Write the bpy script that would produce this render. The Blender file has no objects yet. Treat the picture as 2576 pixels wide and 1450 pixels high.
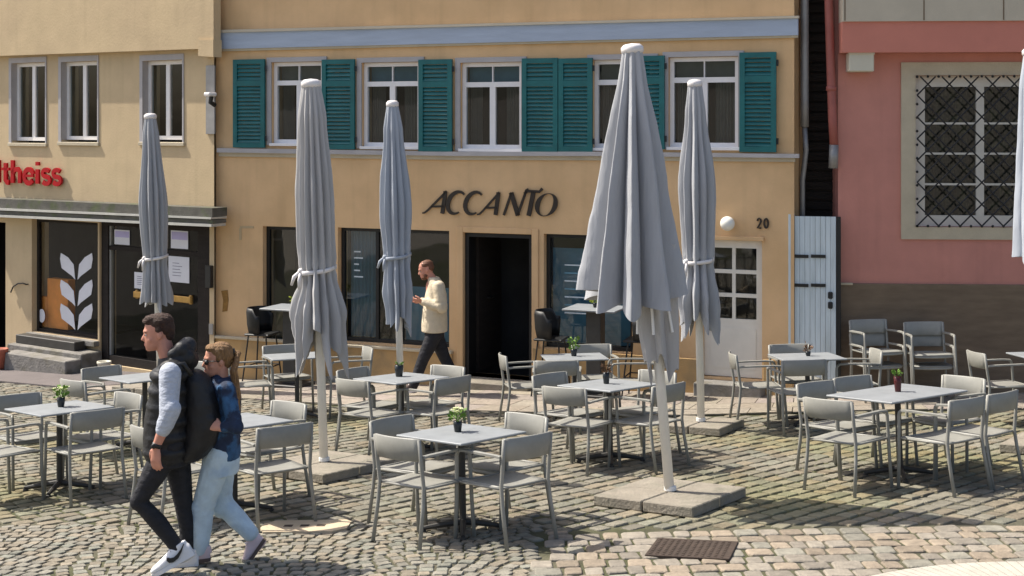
import bpy, bmesh, math, random
from mathutils import Vector, Matrix, Quaternion, noise
R = math.radians
random.seed(7)
S = bpy.context.scene
C = S.collection

# ------------------------------------------------------------------ camera, sky, sun, exposure
F = 3500.0; CX = 1288.0; HY = 315.0; H0 = 2.49        # focal length, principal column, horizon row (2576 px wide photo), eye height
cd = bpy.data.cameras.new('camera'); cam = bpy.data.objects.new('camera', cd); C.objects.link(cam)
cam.location = (0, 0, H0); cam.rotation_euler = (R(90), 0, 0)
cd.sensor_width = 36; cd.lens = F/2576*36; cd.shift_y = -(725-HY)/2576
cd.clip_start = .1; cd.clip_end = 2000
S.camera = cam
SUN_EL = 54.0; SUN_B = 20.5                              # elevation; light travels towards +X and SUN_B degrees towards the viewer
world = bpy.data.worlds.new('World'); S.world = world; world.use_nodes = True
wn = world.node_tree.nodes; bg = wn['Background']
sky = wn.new('ShaderNodeTexSky'); sky.sky_type = 'NISHITA'; sky.sun_disc = False
sky.sun_elevation = R(SUN_EL)
ldir = Vector((math.cos(R(SUN_B))*math.cos(R(SUN_EL)), -math.sin(R(SUN_B))*math.cos(R(SUN_EL)), -math.sin(R(SUN_EL))))
sky.sun_rotation = math.atan2(-ldir.x, -ldir.y)
sky.dust_density = 3.0; sky.ozone_density = .6; sky.air_density = .9
world.node_tree.links.new(sky.outputs[0], bg.inputs[0]); bg.inputs[1].default_value = .132
sd = bpy.data.lights.new('sun', 'SUN'); so = bpy.data.objects.new('sun', sd); C.objects.link(so)
sd.energy = 5.0; sd.angle = R(.5); sd.color = (1, .94, .84)
so.rotation_euler = ldir.to_track_quat('-Z', 'Y').to_euler(); so.location = (-8, 0, 12)
S.view_settings.view_transform = 'Standard'; S.view_settings.look = 'None'
S.view_settings.exposure = 0.55; S.view_settings.gamma = 1

# ------------------------------------------------------------------ helpers
MSL, NSL = 213/F, -.02                                  # the square falls towards the houses and rises a little to the right
def gz(x, y): return -MSL*y - NSL*x
GN = Vector((NSL, MSL, 1)).normalized()
GQ = Vector((0, 0, 1)).rotation_difference(GN)
def gp(px, py):                                         # ground point seen at a photo pixel
    v = HY + MSL*F + NSL*(px-CX)
    Y = F*H0/(py-v); X = (px-CX)*Y/F
    return Vector((X, Y, gz(X, Y)))
def at(px, py, Y): return Vector(((px-CX)*Y/F, Y, H0-(py-HY)*Y/F))
def lin(r, g, b):
    f = lambda c: (c/255/12.92 if c/255 < .04045 else ((c/255+.055)/1.055)**2.4)
    return (f(r), f(g), f(b))

def mat(name, col, rough=.7, var=.12, scale=5, bump=0, bscale=60, metal=0, spec=.4, attr=None, stretch=None, col2=None, c2scale=1.5, c2lo=.5, c2hi=.7, sheen=0, streak=0):
    m = bpy.data.materials.new(name); m.use_nodes = True
    nt = m.node_tree; N = nt.nodes; L = nt.links; b = N['Principled BSDF']
    b.inputs['Roughness'].default_value = rough; b.inputs['Metallic'].default_value = metal
    b.inputs['Specular IOR Level'].default_value = spec
    if sheen: b.inputs['Sheen Weight'].default_value = sheen
    tc = N.new('ShaderNodeTexCoord'); src = tc.outputs['Object']
    if stretch:
        mp = N.new('ShaderNodeMapping'); mp.inputs['Scale'].default_value = stretch; L.new(src, mp.inputs[0]); src = mp.outputs[0]
    nz = N.new('ShaderNodeTexNoise'); nz.inputs['Scale'].default_value = scale; nz.inputs['Detail'].default_value = 6
    nz.inputs['Roughness'].default_value = .6
    L.new(src, nz.inputs['Vector'])
    mr = N.new('ShaderNodeMapRange'); mr.inputs[1].default_value = .3; mr.inputs[2].default_value = .7
    mr.inputs[3].default_value = 1-var; mr.inputs[4].default_value = 1+var; L.new(nz.outputs[0], mr.inputs[0])
    mul = N.new('ShaderNodeVectorMath'); mul.operation = 'SCALE'; L.new(mr.outputs[0], mul.inputs['Scale'])
    base = None
    if attr:
        a = N.new('ShaderNodeAttribute'); a.attribute_name = attr; base = a.outputs['Color']
    else:
        rgb = N.new('ShaderNodeRGB'); rgb.outputs[0].default_value = (*col, 1); base = rgb.outputs[0]
    if col2:
        n2 = N.new('ShaderNodeTexNoise'); n2.inputs['Scale'].default_value = c2scale; n2.inputs['Detail'].default_value = 5
        L.new(src, n2.inputs['Vector'])
        r2 = N.new('ShaderNodeMapRange'); r2.inputs[1].default_value = c2lo; r2.inputs[2].default_value = c2hi; L.new(n2.outputs[0], r2.inputs[0])
        mx = N.new('ShaderNodeMix'); mx.data_type = 'RGBA'; L.new(r2.outputs[0], mx.inputs[0]); L.new(base, mx.inputs[6])
        mx.inputs[7].default_value = (*col2, 1); base = mx.outputs[2]
    if streak:
        ms = N.new('ShaderNodeMapping'); ms.inputs['Scale'].default_value = (5, 5, .35); L.new(tc.outputs['Object'], ms.inputs[0])
        n3 = N.new('ShaderNodeTexNoise'); n3.inputs['Scale'].default_value = 1.3; n3.inputs['Detail'].default_value = 5; L.new(ms.outputs[0], n3.inputs['Vector'])
        r3 = N.new('ShaderNodeMapRange'); r3.inputs[1].default_value = .52; r3.inputs[2].default_value = .72; r3.inputs[3].default_value = 1; r3.inputs[4].default_value = 1-streak; L.new(n3.outputs[0], r3.inputs[0])
        m3 = N.new('ShaderNodeVectorMath'); m3.operation = 'SCALE'; L.new(base, m3.inputs[0]); L.new(r3.outputs[0], m3.inputs['Scale']); base = m3.outputs[0]
    L.new(base, mul.inputs[0]); L.new(mul.outputs[0], b.inputs['Base Color'])
    if bump:
        bn = N.new('ShaderNodeTexNoise'); bn.inputs['Scale'].default_value = bscale; bn.inputs['Detail'].default_value = 4; L.new(src, bn.inputs['Vector'])
        bp = N.new('ShaderNodeBump'); bp.inputs['Strength'].default_value = bump; bp.inputs['Distance'].default_value = .02
        L.new(bn.outputs[0], bp.inputs['Height']); L.new(bp.outputs[0], b.inputs['Normal'])
    return m
def glass(name, tint, refl=1.0, f0=.06):
    m = bpy.data.materials.new(name); m.use_nodes = True
    nt = m.node_tree; N = nt.nodes; L = nt.links; N.remove(N['Principled BSDF'])
    t = N.new('ShaderNodeBsdfTransparent'); t.inputs[0].default_value = (*tint, 1)
    g = N.new('ShaderNodeBsdfGlossy'); g.inputs['Roughness'].default_value = .03
    lw = N.new('ShaderNodeLayerWeight'); lw.inputs[0].default_value = .5; fp = N.new('ShaderNodeMath'); fp.operation = 'POWER'; fp.inputs[1].default_value = 4; L.new(lw.outputs['Facing'], fp.inputs[0]); fr = N.new('ShaderNodeMath'); fr.operation = 'ADD'; fr.inputs[1].default_value = f0; L.new(fp.outputs[0], fr.inputs[0])
    tc = N.new('ShaderNodeTexCoord'); nz = N.new('ShaderNodeTexNoise'); nz.inputs['Scale'].default_value = 1.7; L.new(tc.outputs['Object'], nz.inputs['Vector'])
    bp = N.new('ShaderNodeBump'); bp.inputs['Strength'].default_value = .05; bp.inputs['Distance'].default_value = .05; L.new(nz.outputs[0], bp.inputs['Height']); L.new(bp.outputs[0], g.inputs['Normal'])
    ml = N.new('ShaderNodeMath'); ml.operation = 'MULTIPLY'; ml.inputs[1].default_value = refl; L.new(fr.outputs[0], ml.inputs[0])
    mx = N.new('ShaderNodeMixShader'); L.new(ml.outputs[0], mx.inputs[0]); L.new(t.outputs[0], mx.inputs[1]); L.new(g.outputs[0], mx.inputs[2])
    L.new(mx.outputs[0], N['Material Output'].inputs[0])
    return m

class MB:
    def __init__(s): s.v = []; s.f = []; s.mi = []; s.cm = 0
    def add(s, vs, fs):
        o = len(s.v); s.v += [tuple(v) for v in vs]; s.f += [tuple(i+o for i in f) for f in fs]; s.mi += [s.cm]*len(fs); return s
    def box(s, a, b):
        x0, x1 = sorted((a[0], b[0])); y0, y1 = sorted((a[1], b[1])); z0, z1 = sorted((a[2], b[2]))
        return s.add([(x0,y0,z0),(x1,y0,z0),(x1,y1,z0),(x0,y1,z0),(x0,y0,z1),(x1,y0,z1),(x1,y1,z1),(x0,y1,z1)],
                     [(0,3,2,1),(4,5,6,7),(0,1,5,4),(1,2,6,5),(2,3,7,6),(3,0,4,7)])
    def bbox(s, a, b, r=.006):                          # box with chamfered edges
        x0, x1 = sorted((a[0], b[0])); y0, y1 = sorted((a[1], b[1])); z0, z1 = sorted((a[2], b[2]))
        bm = bmesh.new(); bmesh.ops.create_cube(bm, size=1)
        for v in bm.verts: v.co = Vector((x0+(v.co.x+.5)*(x1-x0), y0+(v.co.y+.5)*(y1-y0), z0+(v.co.z+.5)*(z1-z0)))
        bmesh.ops.bevel(bm, geom=bm.edges[:], offset=min(r, .45*min(x1-x0, y1-y0, z1-z0)), segments=1, affect='EDGES')
        bm.verts.index_update(); s.add([v.co for v in bm.verts], [[v.index for v in f.verts] for f in bm.faces]); bm.free(); return s
    def prism(s, poly, d0, d1):                         # polygon in (u, z), from depth d0 to d1
        n = len(poly)
        vs = [(u, d0, z) for u, z in poly] + [(u, d1, z) for u, z in poly]
        fs = [tuple(range(n)), tuple(reversed(range(n, 2*n)))] + [(i, n+i, n+(i+1) % n, (i+1) % n) for i in range(n)]
        return s.add(vs, fs)
    def tube(s, pts, rad, n=8, caps=True):
        pts = [Vector(p) for p in pts]
        if not isinstance(rad, (list, tuple)): rad = [rad]*len(pts)
        rings = []; up = None
        for i, p in enumerate(pts):
            t = (pts[min(i+1, len(pts)-1)]-pts[max(i-1, 0)]).normalized()
            if up is None: up = Vector((0, 0, 1)) if abs(t.z) < .9 else Vector((0, 1, 0))
            a = t.cross(up).normalized(); b = a.cross(t).normalized(); up = b
            rings.append([p + (a*math.cos(2*math.pi*k/n) + b*math.sin(2*math.pi*k/n))*rad[i] for k in range(n)])
        return s.loft(rings, caps)
    def loft(s, rings, caps=True, close=True):
        n = len(rings[0]); vs = [v for r in rings for v in r]; fs = []
        for i in range(len(rings)-1):
            for k in range(n if close else n-1):
                fs.append((i*n+k, i*n+(k+1) % n, (i+1)*n+(k+1) % n, (i+1)*n+k))
        if caps and close: fs += [tuple(reversed(range(n))), tuple(range((len(rings)-1)*n, len(rings)*n))]
        return s.add(vs, fs)
    def lathe(s, prof, n=20, c=(0, 0, 0)):
        c = Vector(c)
        return s.loft([[c+Vector((r*math.cos(2*math.pi*k/n), r*math.sin(2*math.pi*k/n), z)) for k in range(n)] for r, z in prof])
    def ball(s, c, r, n=14, m=8):
        c = Vector(c); r = Vector(r) if isinstance(r, (tuple, list, Vector)) else Vector((r, r, r))
        rings = []
        for i in range(m+1):
            ph = -math.pi/2 + math.pi*max(.02, min(.98, i/m))
            rings.append([c+Vector((r.x*math.cos(ph)*math.cos(2*math.pi*k/n), r.y*math.cos(ph)*math.sin(2*math.pi*k/n), r.z*math.sin(ph))) for k in range(n)])
        return s.loft(rings)
    def caps(s, pts, rads, n=12):                       # chain of round cones for fusing
        s.tube(pts, list(rads), n)
        for p, r in zip(pts, rads): s.ball(p, r, n, 8)
        return s
    def xf(s, M):
        s.v = [tuple(M @ Vector(v)) for v in s.v]; return s
    def mesh(s, name, mats, smooth=False):
        me = bpy.data.meshes.new(name); me.from_pydata(s.v, [], s.f)
        for m in (mats if isinstance(mats, (list, tuple)) else [mats]): me.materials.append(m)
        if any(s.mi): me.polygons.foreach_set('material_index', s.mi)
        if smooth: me.polygons.foreach_set('use_smooth', [True]*len(s.f))
        me.update(); return me
def obj(name, mb, m, parent=None, smooth=False):
    o = bpy.data.objects.new(name, mb.mesh(name, m, smooth)); C.objects.link(o)
    bm = bmesh.new(); bm.from_mesh(o.data); bmesh.ops.recalc_face_normals(bm, faces=bm.faces[:]); bm.to_mesh(o.data); bm.free()
    if parent is not None: o.parent = parent
    if smooth == 'auto':
        for md in (o.data,):
            md.set_sharp_from_angle(angle=R(40)) if hasattr(md, 'set_sharp_from_angle') else None
    return o
def fuse(name, mb, m, parent=None, voxel=.012, smooth=3, post=None):
    me = mb.mesh(name+'_raw', m); t = bpy.data.objects.new('raw', me); C.objects.link(t)
    r = t.modifiers.new('r', 'REMESH'); r.mode = 'VOXEL'; r.voxel_size = voxel
    if smooth:
        q = t.modifiers.new('s', 'SMOOTH'); q.factor = .5; q.iterations = smooth
    dg = bpy.context.evaluated_depsgraph_get(); e = t.evaluated_get(dg)
    me2 = bpy.data.meshes.new_from_object(e, preserve_all_data_layers=False, depsgraph=dg)
    bpy.data.objects.remove(t); bpy.data.meshes.remove(me)
    me2.name = name
    if not me2.materials: me2.materials.append(m)
    me2.polygons.foreach_set('use_smooth', [True]*len(me2.polygons))
    if post: 
        for v in me2.vertices: v.co = post(v.co)
    o = bpy.data.objects.new(name, me2); C.objects.link(o)
    if parent is not None: o.parent = parent
    return o
def tag(o, label=None, cat=None, group=None, kind=None):
    if label: o['label'] = label
    if cat: o['category'] = cat
    if group: o['group'] = group
    if kind: o['kind'] = kind
    return o
def thing(name, label, cat, loc=(0, 0, 0), rz=0, group=None, quat=None):
    o = bpy.data.objects.new(name, None); C.objects.link(o); o.location = loc; o.empty_display_size = .1
    if quat is not None: o.rotation_mode = 'QUATERNION'; o.rotation_quaternion = quat
    else: o.rotation_euler = (0, 0, rz)
    return tag(o, label, cat, group)
def on_ground(name, label, cat, p, deg=0, group=None, lift=0):
    return thing(name, label, cat, p+GN*lift, group=group, quat=GQ @ Quaternion((0, 0, 1), R(deg)))
def dup(root, loc, quat, label, group=None):
    r = root.copy(); C.objects.link(r); r.location = loc; r.rotation_mode = 'QUATERNION'; r.rotation_quaternion = quat; r['label'] = label
    if group: r['group'] = group
    for ch in list(root.children):
        c = ch.copy(); C.objects.link(c); c.parent = r
        for g in list(ch.children):
            d = g.copy(); C.objects.link(d); d.parent = c
    return r

class Plane:                                            # a street front: x along it, y into it, z up (z absolute)
    def __init__(s, px, Y, yaw):
        s.o = Vector(((px-CX)*Y/F, Y, 0)); s.yaw = R(yaw); s.m = Vector((math.sin(s.yaw), math.cos(s.yaw), 0)); s.u = Vector((math.cos(s.yaw), -math.sin(s.yaw), 0))
    def uz(s, px, py, d=0):
        r = Vector(((px-CX)/F, 1, -(py-HY)/F)); t = (s.o.dot(s.m)+d)/r.dot(s.m); p = r*t
        return ((p-s.o).dot(s.u), H0+p.z)
    def root(s, name, label, cat, group=None): return thing(name, label, cat, s.o, -s.yaw, group)
    def w(s, u, d, z): return s.o + s.u*u + s.m*d + Vector((0, 0, z))
    def quad(s, pts, d=0): return [s.uz(x, y, d) for x, y in pts]
    def rect(s, x0, y0, x1, y1, d=0):
        ym = (y0+y1)/2; xm = (x0+x1)/2
        return (s.uz(x0, ym, d)[0], s.uz(x1, ym, d)[0], s.uz(xm, y1, d)[1], s.uz(xm, y0, d)[1])   # u0,u1,z0,z1

def wall_holes(mb, u0, u1, z0, z1, holes, d, depth, slant=None):
    us = sorted({u0, u1} | {h[0] for h in holes} | {h[1] for h in holes}); zs = sorted({z0, z1} | {h[2] for h in holes} | {h[3] for h in holes})
    us = [u for u in us if u0 <= u <= u1]; zs = [z for z in zs if z0 <= z <= z1]
    for i in range(len(us)-1):
        for j in range(len(zs)-1):
            cu = (us[i]+us[i+1])/2; cz = (zs[j]+zs[j+1])/2
            if any(h[0] < cu < h[1] and h[2] < cz < h[3] for h in holes): continue
            mb.add([(us[i], d, zs[j]), (us[i+1], d, zs[j]), (us[i+1], d, zs[j+1]), (us[i], d, zs[j+1])], [(0, 1, 2, 3)])
    for a, b, c, e in holes:
        mb.add([(a,d,c),(b,d,c),(b,d,e),(a,d,e),(a,d+depth,c),(b,d+depth,c),(b,d+depth,e),(a,d+depth,e)], [(0,4,5,1),(1,5,6,2),(2,6,7,3),(3,7,4,0)])
    # inner skin
    for i in range(len(us)-1):
        for j in range(len(zs)-1):
            cu = (us[i]+us[i+1])/2; cz = (zs[j]+zs[j+1])/2
            if any(h[0] < cu < h[1] and h[2] < cz < h[3] for h in holes): continue
            q = d+depth
            mb.add([(us[i], q, zs[j]), (us[i+1], q, zs[j]), (us[i+1], q, zs[j+1]), (us[i], q, zs[j+1])], [(3, 2, 1, 0)])
    return mb
def frame(mb, u0, u1, z0, z1, w, d0, d1, inner=()):
    """casement frame: border of width w; inner = list of ('v', u, z0, z1, width) / ('h', z, u0, u1, width) bars"""
    mb.box((u0, d0, z0), (u0+w, d1, z1)); mb.box((u1-w, d0, z0), (u1, d1, z1))
    mb.box((u0+w, d0, z0), (u1-w, d1, z0+w)); mb.box((u0+w, d0, z1-w), (u1-w, d1, z1))
    for k, a, b, c, q in inner:
        if k == 'v': mb.box((a-q/2, d0+.004, b), (a+q/2, d1-.004, c))
        else: mb.box((b, d0+.002, a-q/2), (c, d1-.002, a+q/2))
    return mb
def strokes(mb, lines, sx, sz, u, z, d0, d1, slant=0):
    """lettering: each line = (list of (x, y), list of half widths)"""
    for pts, wd in lines:
        P = [Vector((u+(x+slant*y)*sx, z+y*sz)) for x, y in pts]
        if not isinstance(wd, (list, tuple)): wd = [wd]*len(P)
        Lp = []; Rp = []
        for i, p in enumerate(P):
            t = (P[min(i+1, len(P)-1)]-P[max(i-1, 0)]).normalized(); n = Vector((-t.y, t.x))
            Lp.append(p+n*wd[i]*sz); Rp.append(p-n*wd[i]*sz)
        for i in range(len(P)-1):
            mb.prism([tuple(Lp[i]), tuple(Lp[i+1]), tuple(Rp[i+1]), tuple(Rp[i])], d0, d1)
    return mb
def arc(cx, cy, rx, ry, a0, a1, n=14): return [(cx+rx*math.cos(R(a0+(a1-a0)*i/n)), cy+ry*math.sin(R(a0+(a1-a0)*i/n))) for i in range(n+1)]

# ------------------------------------------------------------------ materials
M = {}
M['ochre'] = mat('ochre_plaster', (.70, .465, .25), .9, .07, 2.2, .13, 30, col2=(.60, .39, .198), c2scale=.8, c2lo=.42, c2hi=.75, streak=.07)
M['cream'] = mat('cream_plaster', (.56, .43, .26), .9, .07, 2.4, .13, 30, col2=(.50, .38, .235), c2scale=.9, c2lo=.42, c2hi=.75, streak=.07)
M['plinth_ochre'] = mat('ochre_plinth', (.48, .31, .14), .9, .12, 3, .3, 60, col2=(.30, .21, .11), c2scale=3)
M['pink'] = mat('terracotta_plaster', (.58, .25, .195), .9, .07, 2.2, .14, 30, col2=(.50, .22, .175), c2scale=1, c2lo=.4, c2hi=.75, streak=.07)
M['pinkband'] = mat('terracotta_band', (.57, .215, .16), .9, .06, 1.5, .2, 80)
M['stone_trim'] = mat('sandstone_trim', (.50, .43, .31), .85, .10, 3, .25, 50)
M['grey_band'] = mat('grey_render_band', (.52, .46, .36), .85, .07, 2, .2, 50)
M['plinth'] = mat('brown_plinth', (.18, .13, .085), .85, .18, 2.5, .3, 30, stretch=(1, 1, 5))
M['shade_blue_trim'] = mat('blue_grey_shaded_wood', (.37, .43, .53), .6, .10, 3, .15, 40, stretch=(.4, 1, 4))  # bluish tone of the shaded ledge front, put into the colour
M['grey_trim'] = mat('grey_window_surround', (.40, .38, .38), .7, .08, 4, .1, 50)
M['white_paint'] = mat('white_window_paint', (.78, .76, .76), .45, .05, 6)
M['cream_paint'] = mat('cream_door_paint', (.70, .66, .58), .5, .06, 4)
M['teal'] = mat('teal_shutter_paint', (.007, .112, .118), .5, .18, 5, .1, 40)
M['glass'] = glass('window_glass', (.55, .6, .6), .8)
M['shopglass'] = glass('shop_glass', (.55, .63, .66), .8, .11)
M['bakeryglass'] = glass('bakery_glass', (.8, .82, .8), .6, .03)
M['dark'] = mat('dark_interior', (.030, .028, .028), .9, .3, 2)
M['roof'] = mat('clay_roof_tiles', (.28, .10, .06), .85, .25, 8, .5, 12)
M['curtain_or_reflection'] = mat('grey_curtain_cloth', (.19, .185, .165), .9, .15, 4)
M['reflection_blind'] = mat('blue_reflection_cloth', (.12, .26, .34), .7, .15, 3)  # blue tone standing in for reflections in the window glass
M['black'] = mat('black_metal', (.015, .015, .015), .45, .2, 8)
M['sign'] = mat('dark_bronze_letters', (.028, .02, .015), .4, .2, 8)
M['red'] = mat('red_sign_enamel', (.42, .006, .010), .6, .1, 5, spec=.2)
M['cassette'] = mat('awning_cassette', (.10, .095, .08), .6, .3, 6, .2, 30, col2=(.07, .09, .03), c2scale=4)
M['alu'] = mat('pale_aluminium', (.55, .55, .52), .4, .1, 8, metal=.5)
M['wood_dark'] = mat('dark_timber', (.020, .015, .012), .9, .3, 3, .4, 20, stretch=(1, 1, 6))
M['pipe_grey'] = mat('zinc_pipe', (.30, .29, .28), .5, .15, 6, metal=.4)
M['pipe_red'] = mat('red_painted_pipe', (.33, .10, .08), .5, .12, 6)
M['gate'] = mat('pale_blue_gate_paint', (.58, .655, .69), .6, .10, 3, .15, 30, stretch=(6, 6, .6), col2=(.50, .57, .59), c2scale=2)
M['lamp'] = mat('opal_lamp_glass', (.80, .78, .70), .25, .03, 4)
M['wbox'] = mat('beige_plastic', (.58, .54, .43), .5, .05, 5)
M['stone'] = mat('cobblestone', (.4, .36, .3), .8, .22, 14, .5, 60, attr='stone_tint')
M['joint'] = mat('mossy_joint_soil', (.095, .087, .058), .95, .3, 5, .6, 50, col2=(.062, .066, .026), c2scale=.9, c2lo=.42, c2hi=.62)
M['far_ground'] = mat('plain_paving', (.24, .215, .175), .9, .25, 6, .5, 9)
M['pave'] = mat('pinkish_pavement_slabs', (.38, .32, .255), .85, .12, 4, .3, 40, col2=(.30, .27, .21), c2scale=.9)
M['asphalt'] = mat('mauve_grey_asphalt', (.145, .125, .12), .9, .12, 3, .4, 80)
M['concrete'] = mat('concrete_slab', (.255, .225, .18), .85, .16, 7, .5, 40, col2=(.19, .175, .135), c2scale=4)
M['pale_stone'] = mat('pale_stone_band', (.42, .39, .33), .85, .10, 8, .3, 40)
M['lid'] = mat('sandy_concrete_lid', (.52, .42, .29), .85, .10, 7, .3, 50)
M['rust'] = mat('rusty_iron', (.055, .038, .028), .85, .25, 12, .5, 60)
M['chair'] = mat('sage_grey_powder_coat', (.265, .26, .232), .45, .12, 7)
M['chair_dark'] = mat('black_plastic_stool', (.012, .012, .012), .5, .15, 8)
M['table'] = mat('pale_grey_laminate', (.245, .26, .27), .5, .14, 4)
M['pedestal'] = mat('dark_iron_pedestal', (.045, .042, .038), .5, .2, 8)
M['pedestal_light'] = mat('sage_pedestal', (.22, .20, .17), .5, .1, 8)
M['fabric'] = mat('grey_parasol_cloth', (.36, .367, .385), .85, .10, 5, .5, 16, sheen=.15, stretch=(1, 1, .22))
M['fabric_blue'] = mat('blue_grey_parasol_cloth', (.35, .38, .43), .85, .10, 5, .5, 16, sheen=.15, stretch=(1, 1, .22))
M['fabric_beige'] = mat('beige_grey_parasol_cloth', (.41, .40, .395), .85, .10, 5, .5, 16, sheen=.15, stretch=(1, 1, .22))
M['pole'] = mat('cream_white_pole', (.78, .77, .74), .4, .05, 6)
M['cap'] = mat('white_plastic_cap', (.74, .70, .68), .4, .04, 6)
M['leaf'] = mat('green_leaves', (.11, .21, .025), .6, .35, 20)
M['lime'] = mat('lime_leaves', (.32, .38, .035), .6, .25, 20)
M['dryleaf'] = mat('reddish_brown_leaves', (.12, .06, .025), .7, .3, 20)
M['petal'] = mat('cream_petals', (.68, .70, .42), .6, .15, 20)
M['pot'] = mat('dark_glazed_pot', (.018, .022, .024), .25, .2, 10)
M['pot_red'] = mat('dark_red_glass_pot', (.07, .012, .012), .2, .2, 10)
M['terracotta'] = mat('terracotta_pot', (.42, .13, .08), .8, .15, 10)
M['skin'] = mat('warm_skin', (.56, .27, .185), .5, .07, 14)
M['skin_m'] = mat('ruddy_skin', (.55, .25, .175), .5, .09, 14)
M['hair_b'] = mat('dark_brown_hair', (.050, .024, .015), .7, .45, 60, .8, 70, stretch=(1, 1, 3))
M['hair_l'] = mat('light_brown_hair', (.25, .135, .055), .6, .5, 45, .9, 60, stretch=(2.5, 2.5, .4))
M['hair_r'] = mat('reddish_short_hair', (.13, .055, .03), .7, .3, 40)
M['vest'] = mat('black_padded_nylon', (.013, .013, .015), .55, .3, 10, .6, 14)
M['sweat'] = mat('heather_grey_jersey', (.44, .47, .54), .9, .12, 30, .7, 16, stretch=(1, 1, 1.8))
M['blackjean'] = mat('black_denim', (.016, .016, .020), .8, .3, 14, .8, 14, stretch=(1, 1, 1.6))
M['bluejean'] = mat('washed_light_blue_denim', (.48, .59, .67), .85, .14, 9, .8, 13, col2=(.33, .45, .60), c2scale=5)
M['navy'] = mat('patterned_navy_cloth', (.014, .026, .060), .8, .3, 14, .8, 14, col2=(.03, .09, .19), c2scale=7, c2lo=.48, c2hi=.56)
M['shoe'] = mat('white_trainer_leather', (.76, .75, .76), .5, .05, 10)
M['shoe_p'] = mat('pale_pink_canvas', (.58, .46, .47), .8, .08, 14)
M['sole_dark'] = mat('dark_rubber_sole', (.10, .07, .06), .8, .1, 10)
M['cream_cloth'] = mat('cream_jacket_cloth', (.60, .51, .37), .85, .10, 8, .9, 12)
M['paper'] = mat('white_paper', (.70, .70, .74), .7, .04, 5)
M['paper_l'] = mat('lilac_paper', (.46, .42, .66), .7, .08, 5)
M['ink'] = mat('grey_ink', (.16, .15, .22), .8, .1, 5)
M['orange'] = mat('orange_card', (.85, .30, .06), .7, .2, 3)
M['brass'] = mat('brass', (.48, .30, .10), .35, .15, 10, metal=.7)
M['step'] = mat('weathered_stone_step', (.22, .205, .185), .85, .25, 5, .5, 30, col2=(.16, .145, .11), c2scale=4)
M['rusty_stain'] = mat('rusty_plate', (.28, .15, .04), .8, .3, 12)

# ------------------------------------------------------------------ ground, paving
PA = Plane(1250, 19.4, 22.0)          # front of the ochre house
ZL = PA.o.dot(PA.m)
def planeY(px, pl):
    r = Vector(((px-CX)/F, 1, 0)); return pl.o.dot(pl.m)/r.dot(pl.m)
PL = Plane(541, planeY(541, PA)-.12, 35.0)   # front of the cream house on the left
PP = Plane(2108, 17.9, 4.0)           # front of the terracotta house

mb = MB(); n = 24
xs = [-400+800*i/n for i in range(n+1)]; ys = [-300+800*i/n for i in range(n+1)]
for i in range(n):
    for j in range(n):
        mb.add([(xs[a], ys[b], gz(xs[a], ys[b])-.012) for a, b in ((i,j),(i+1,j),(i+1,j+1),(i,j+1))], [(0,1,2,3)])
tag(obj('ground', mb, M['far_ground']), kind='structure')
# pavement edge line along the three house fronts, offset to the front
def edge_pts(off):
    A = [PL.w(-9, -off, 0), PL.w(-.2, -off, 0), PA.w(PA.uz(1000, 700)[0], -off, 0), PA.w(PA.uz(1990, 700)[0], -off, 0), PP.w(0, -off, 0), PP.w(9, -off, 0)]
    return A
EO = 2.25
front = [PL.w(-9, -1.7, 0), PL.w(-1.0, -1.75, 0), PA.w(PA.uz(1250, 700)[0], -EO, 0), PA.w(PA.uz(1760, 700)[0], -EO+.2, 0), PP.w(.3, -1.35, 0), PP.w(9, -1.3, 0)]
back = [PL.w(-9, .8, 0), PL.w(0, .8, 0), PA.w(PA.uz(1250, 700)[0], .8, 0), PA.w(PA.uz(1760, 700)[0], .8, 0), PP.w(.3, .8, 0), PP.w(9, .8, 0)]
def strip(a, b, lift, name, m, thick=.05, nsub=6):
    mb = MB()
    for i in range(len(a)-1):
        for k in range(nsub):
            q = [a[i].lerp(a[i+1], k/nsub), a[i].lerp(a[i+1], (k+1)/nsub), b[i].lerp(b[i+1], (k+1)/nsub), b[i].lerp(b[i+1], k/nsub)]
            mb.add([(p.x, p.y, gz(p.x, p.y)+lift) for p in q], [(0, 1, 2, 3)])
            mb.add([(q[0].x, q[0].y, gz(q[0].x, q[0].y)+lift), (q[1].x, q[1].y, gz(q[1].x, q[1].y)+lift), (q[1].x, q[1].y, gz(q[1].x, q[1].y)-thick), (q[0].x, q[0].y, gz(q[0].x, q[0].y)-thick)], [(0, 1, 2, 3)])
    return tag(obj(name, mb, m), kind='structure')
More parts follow.
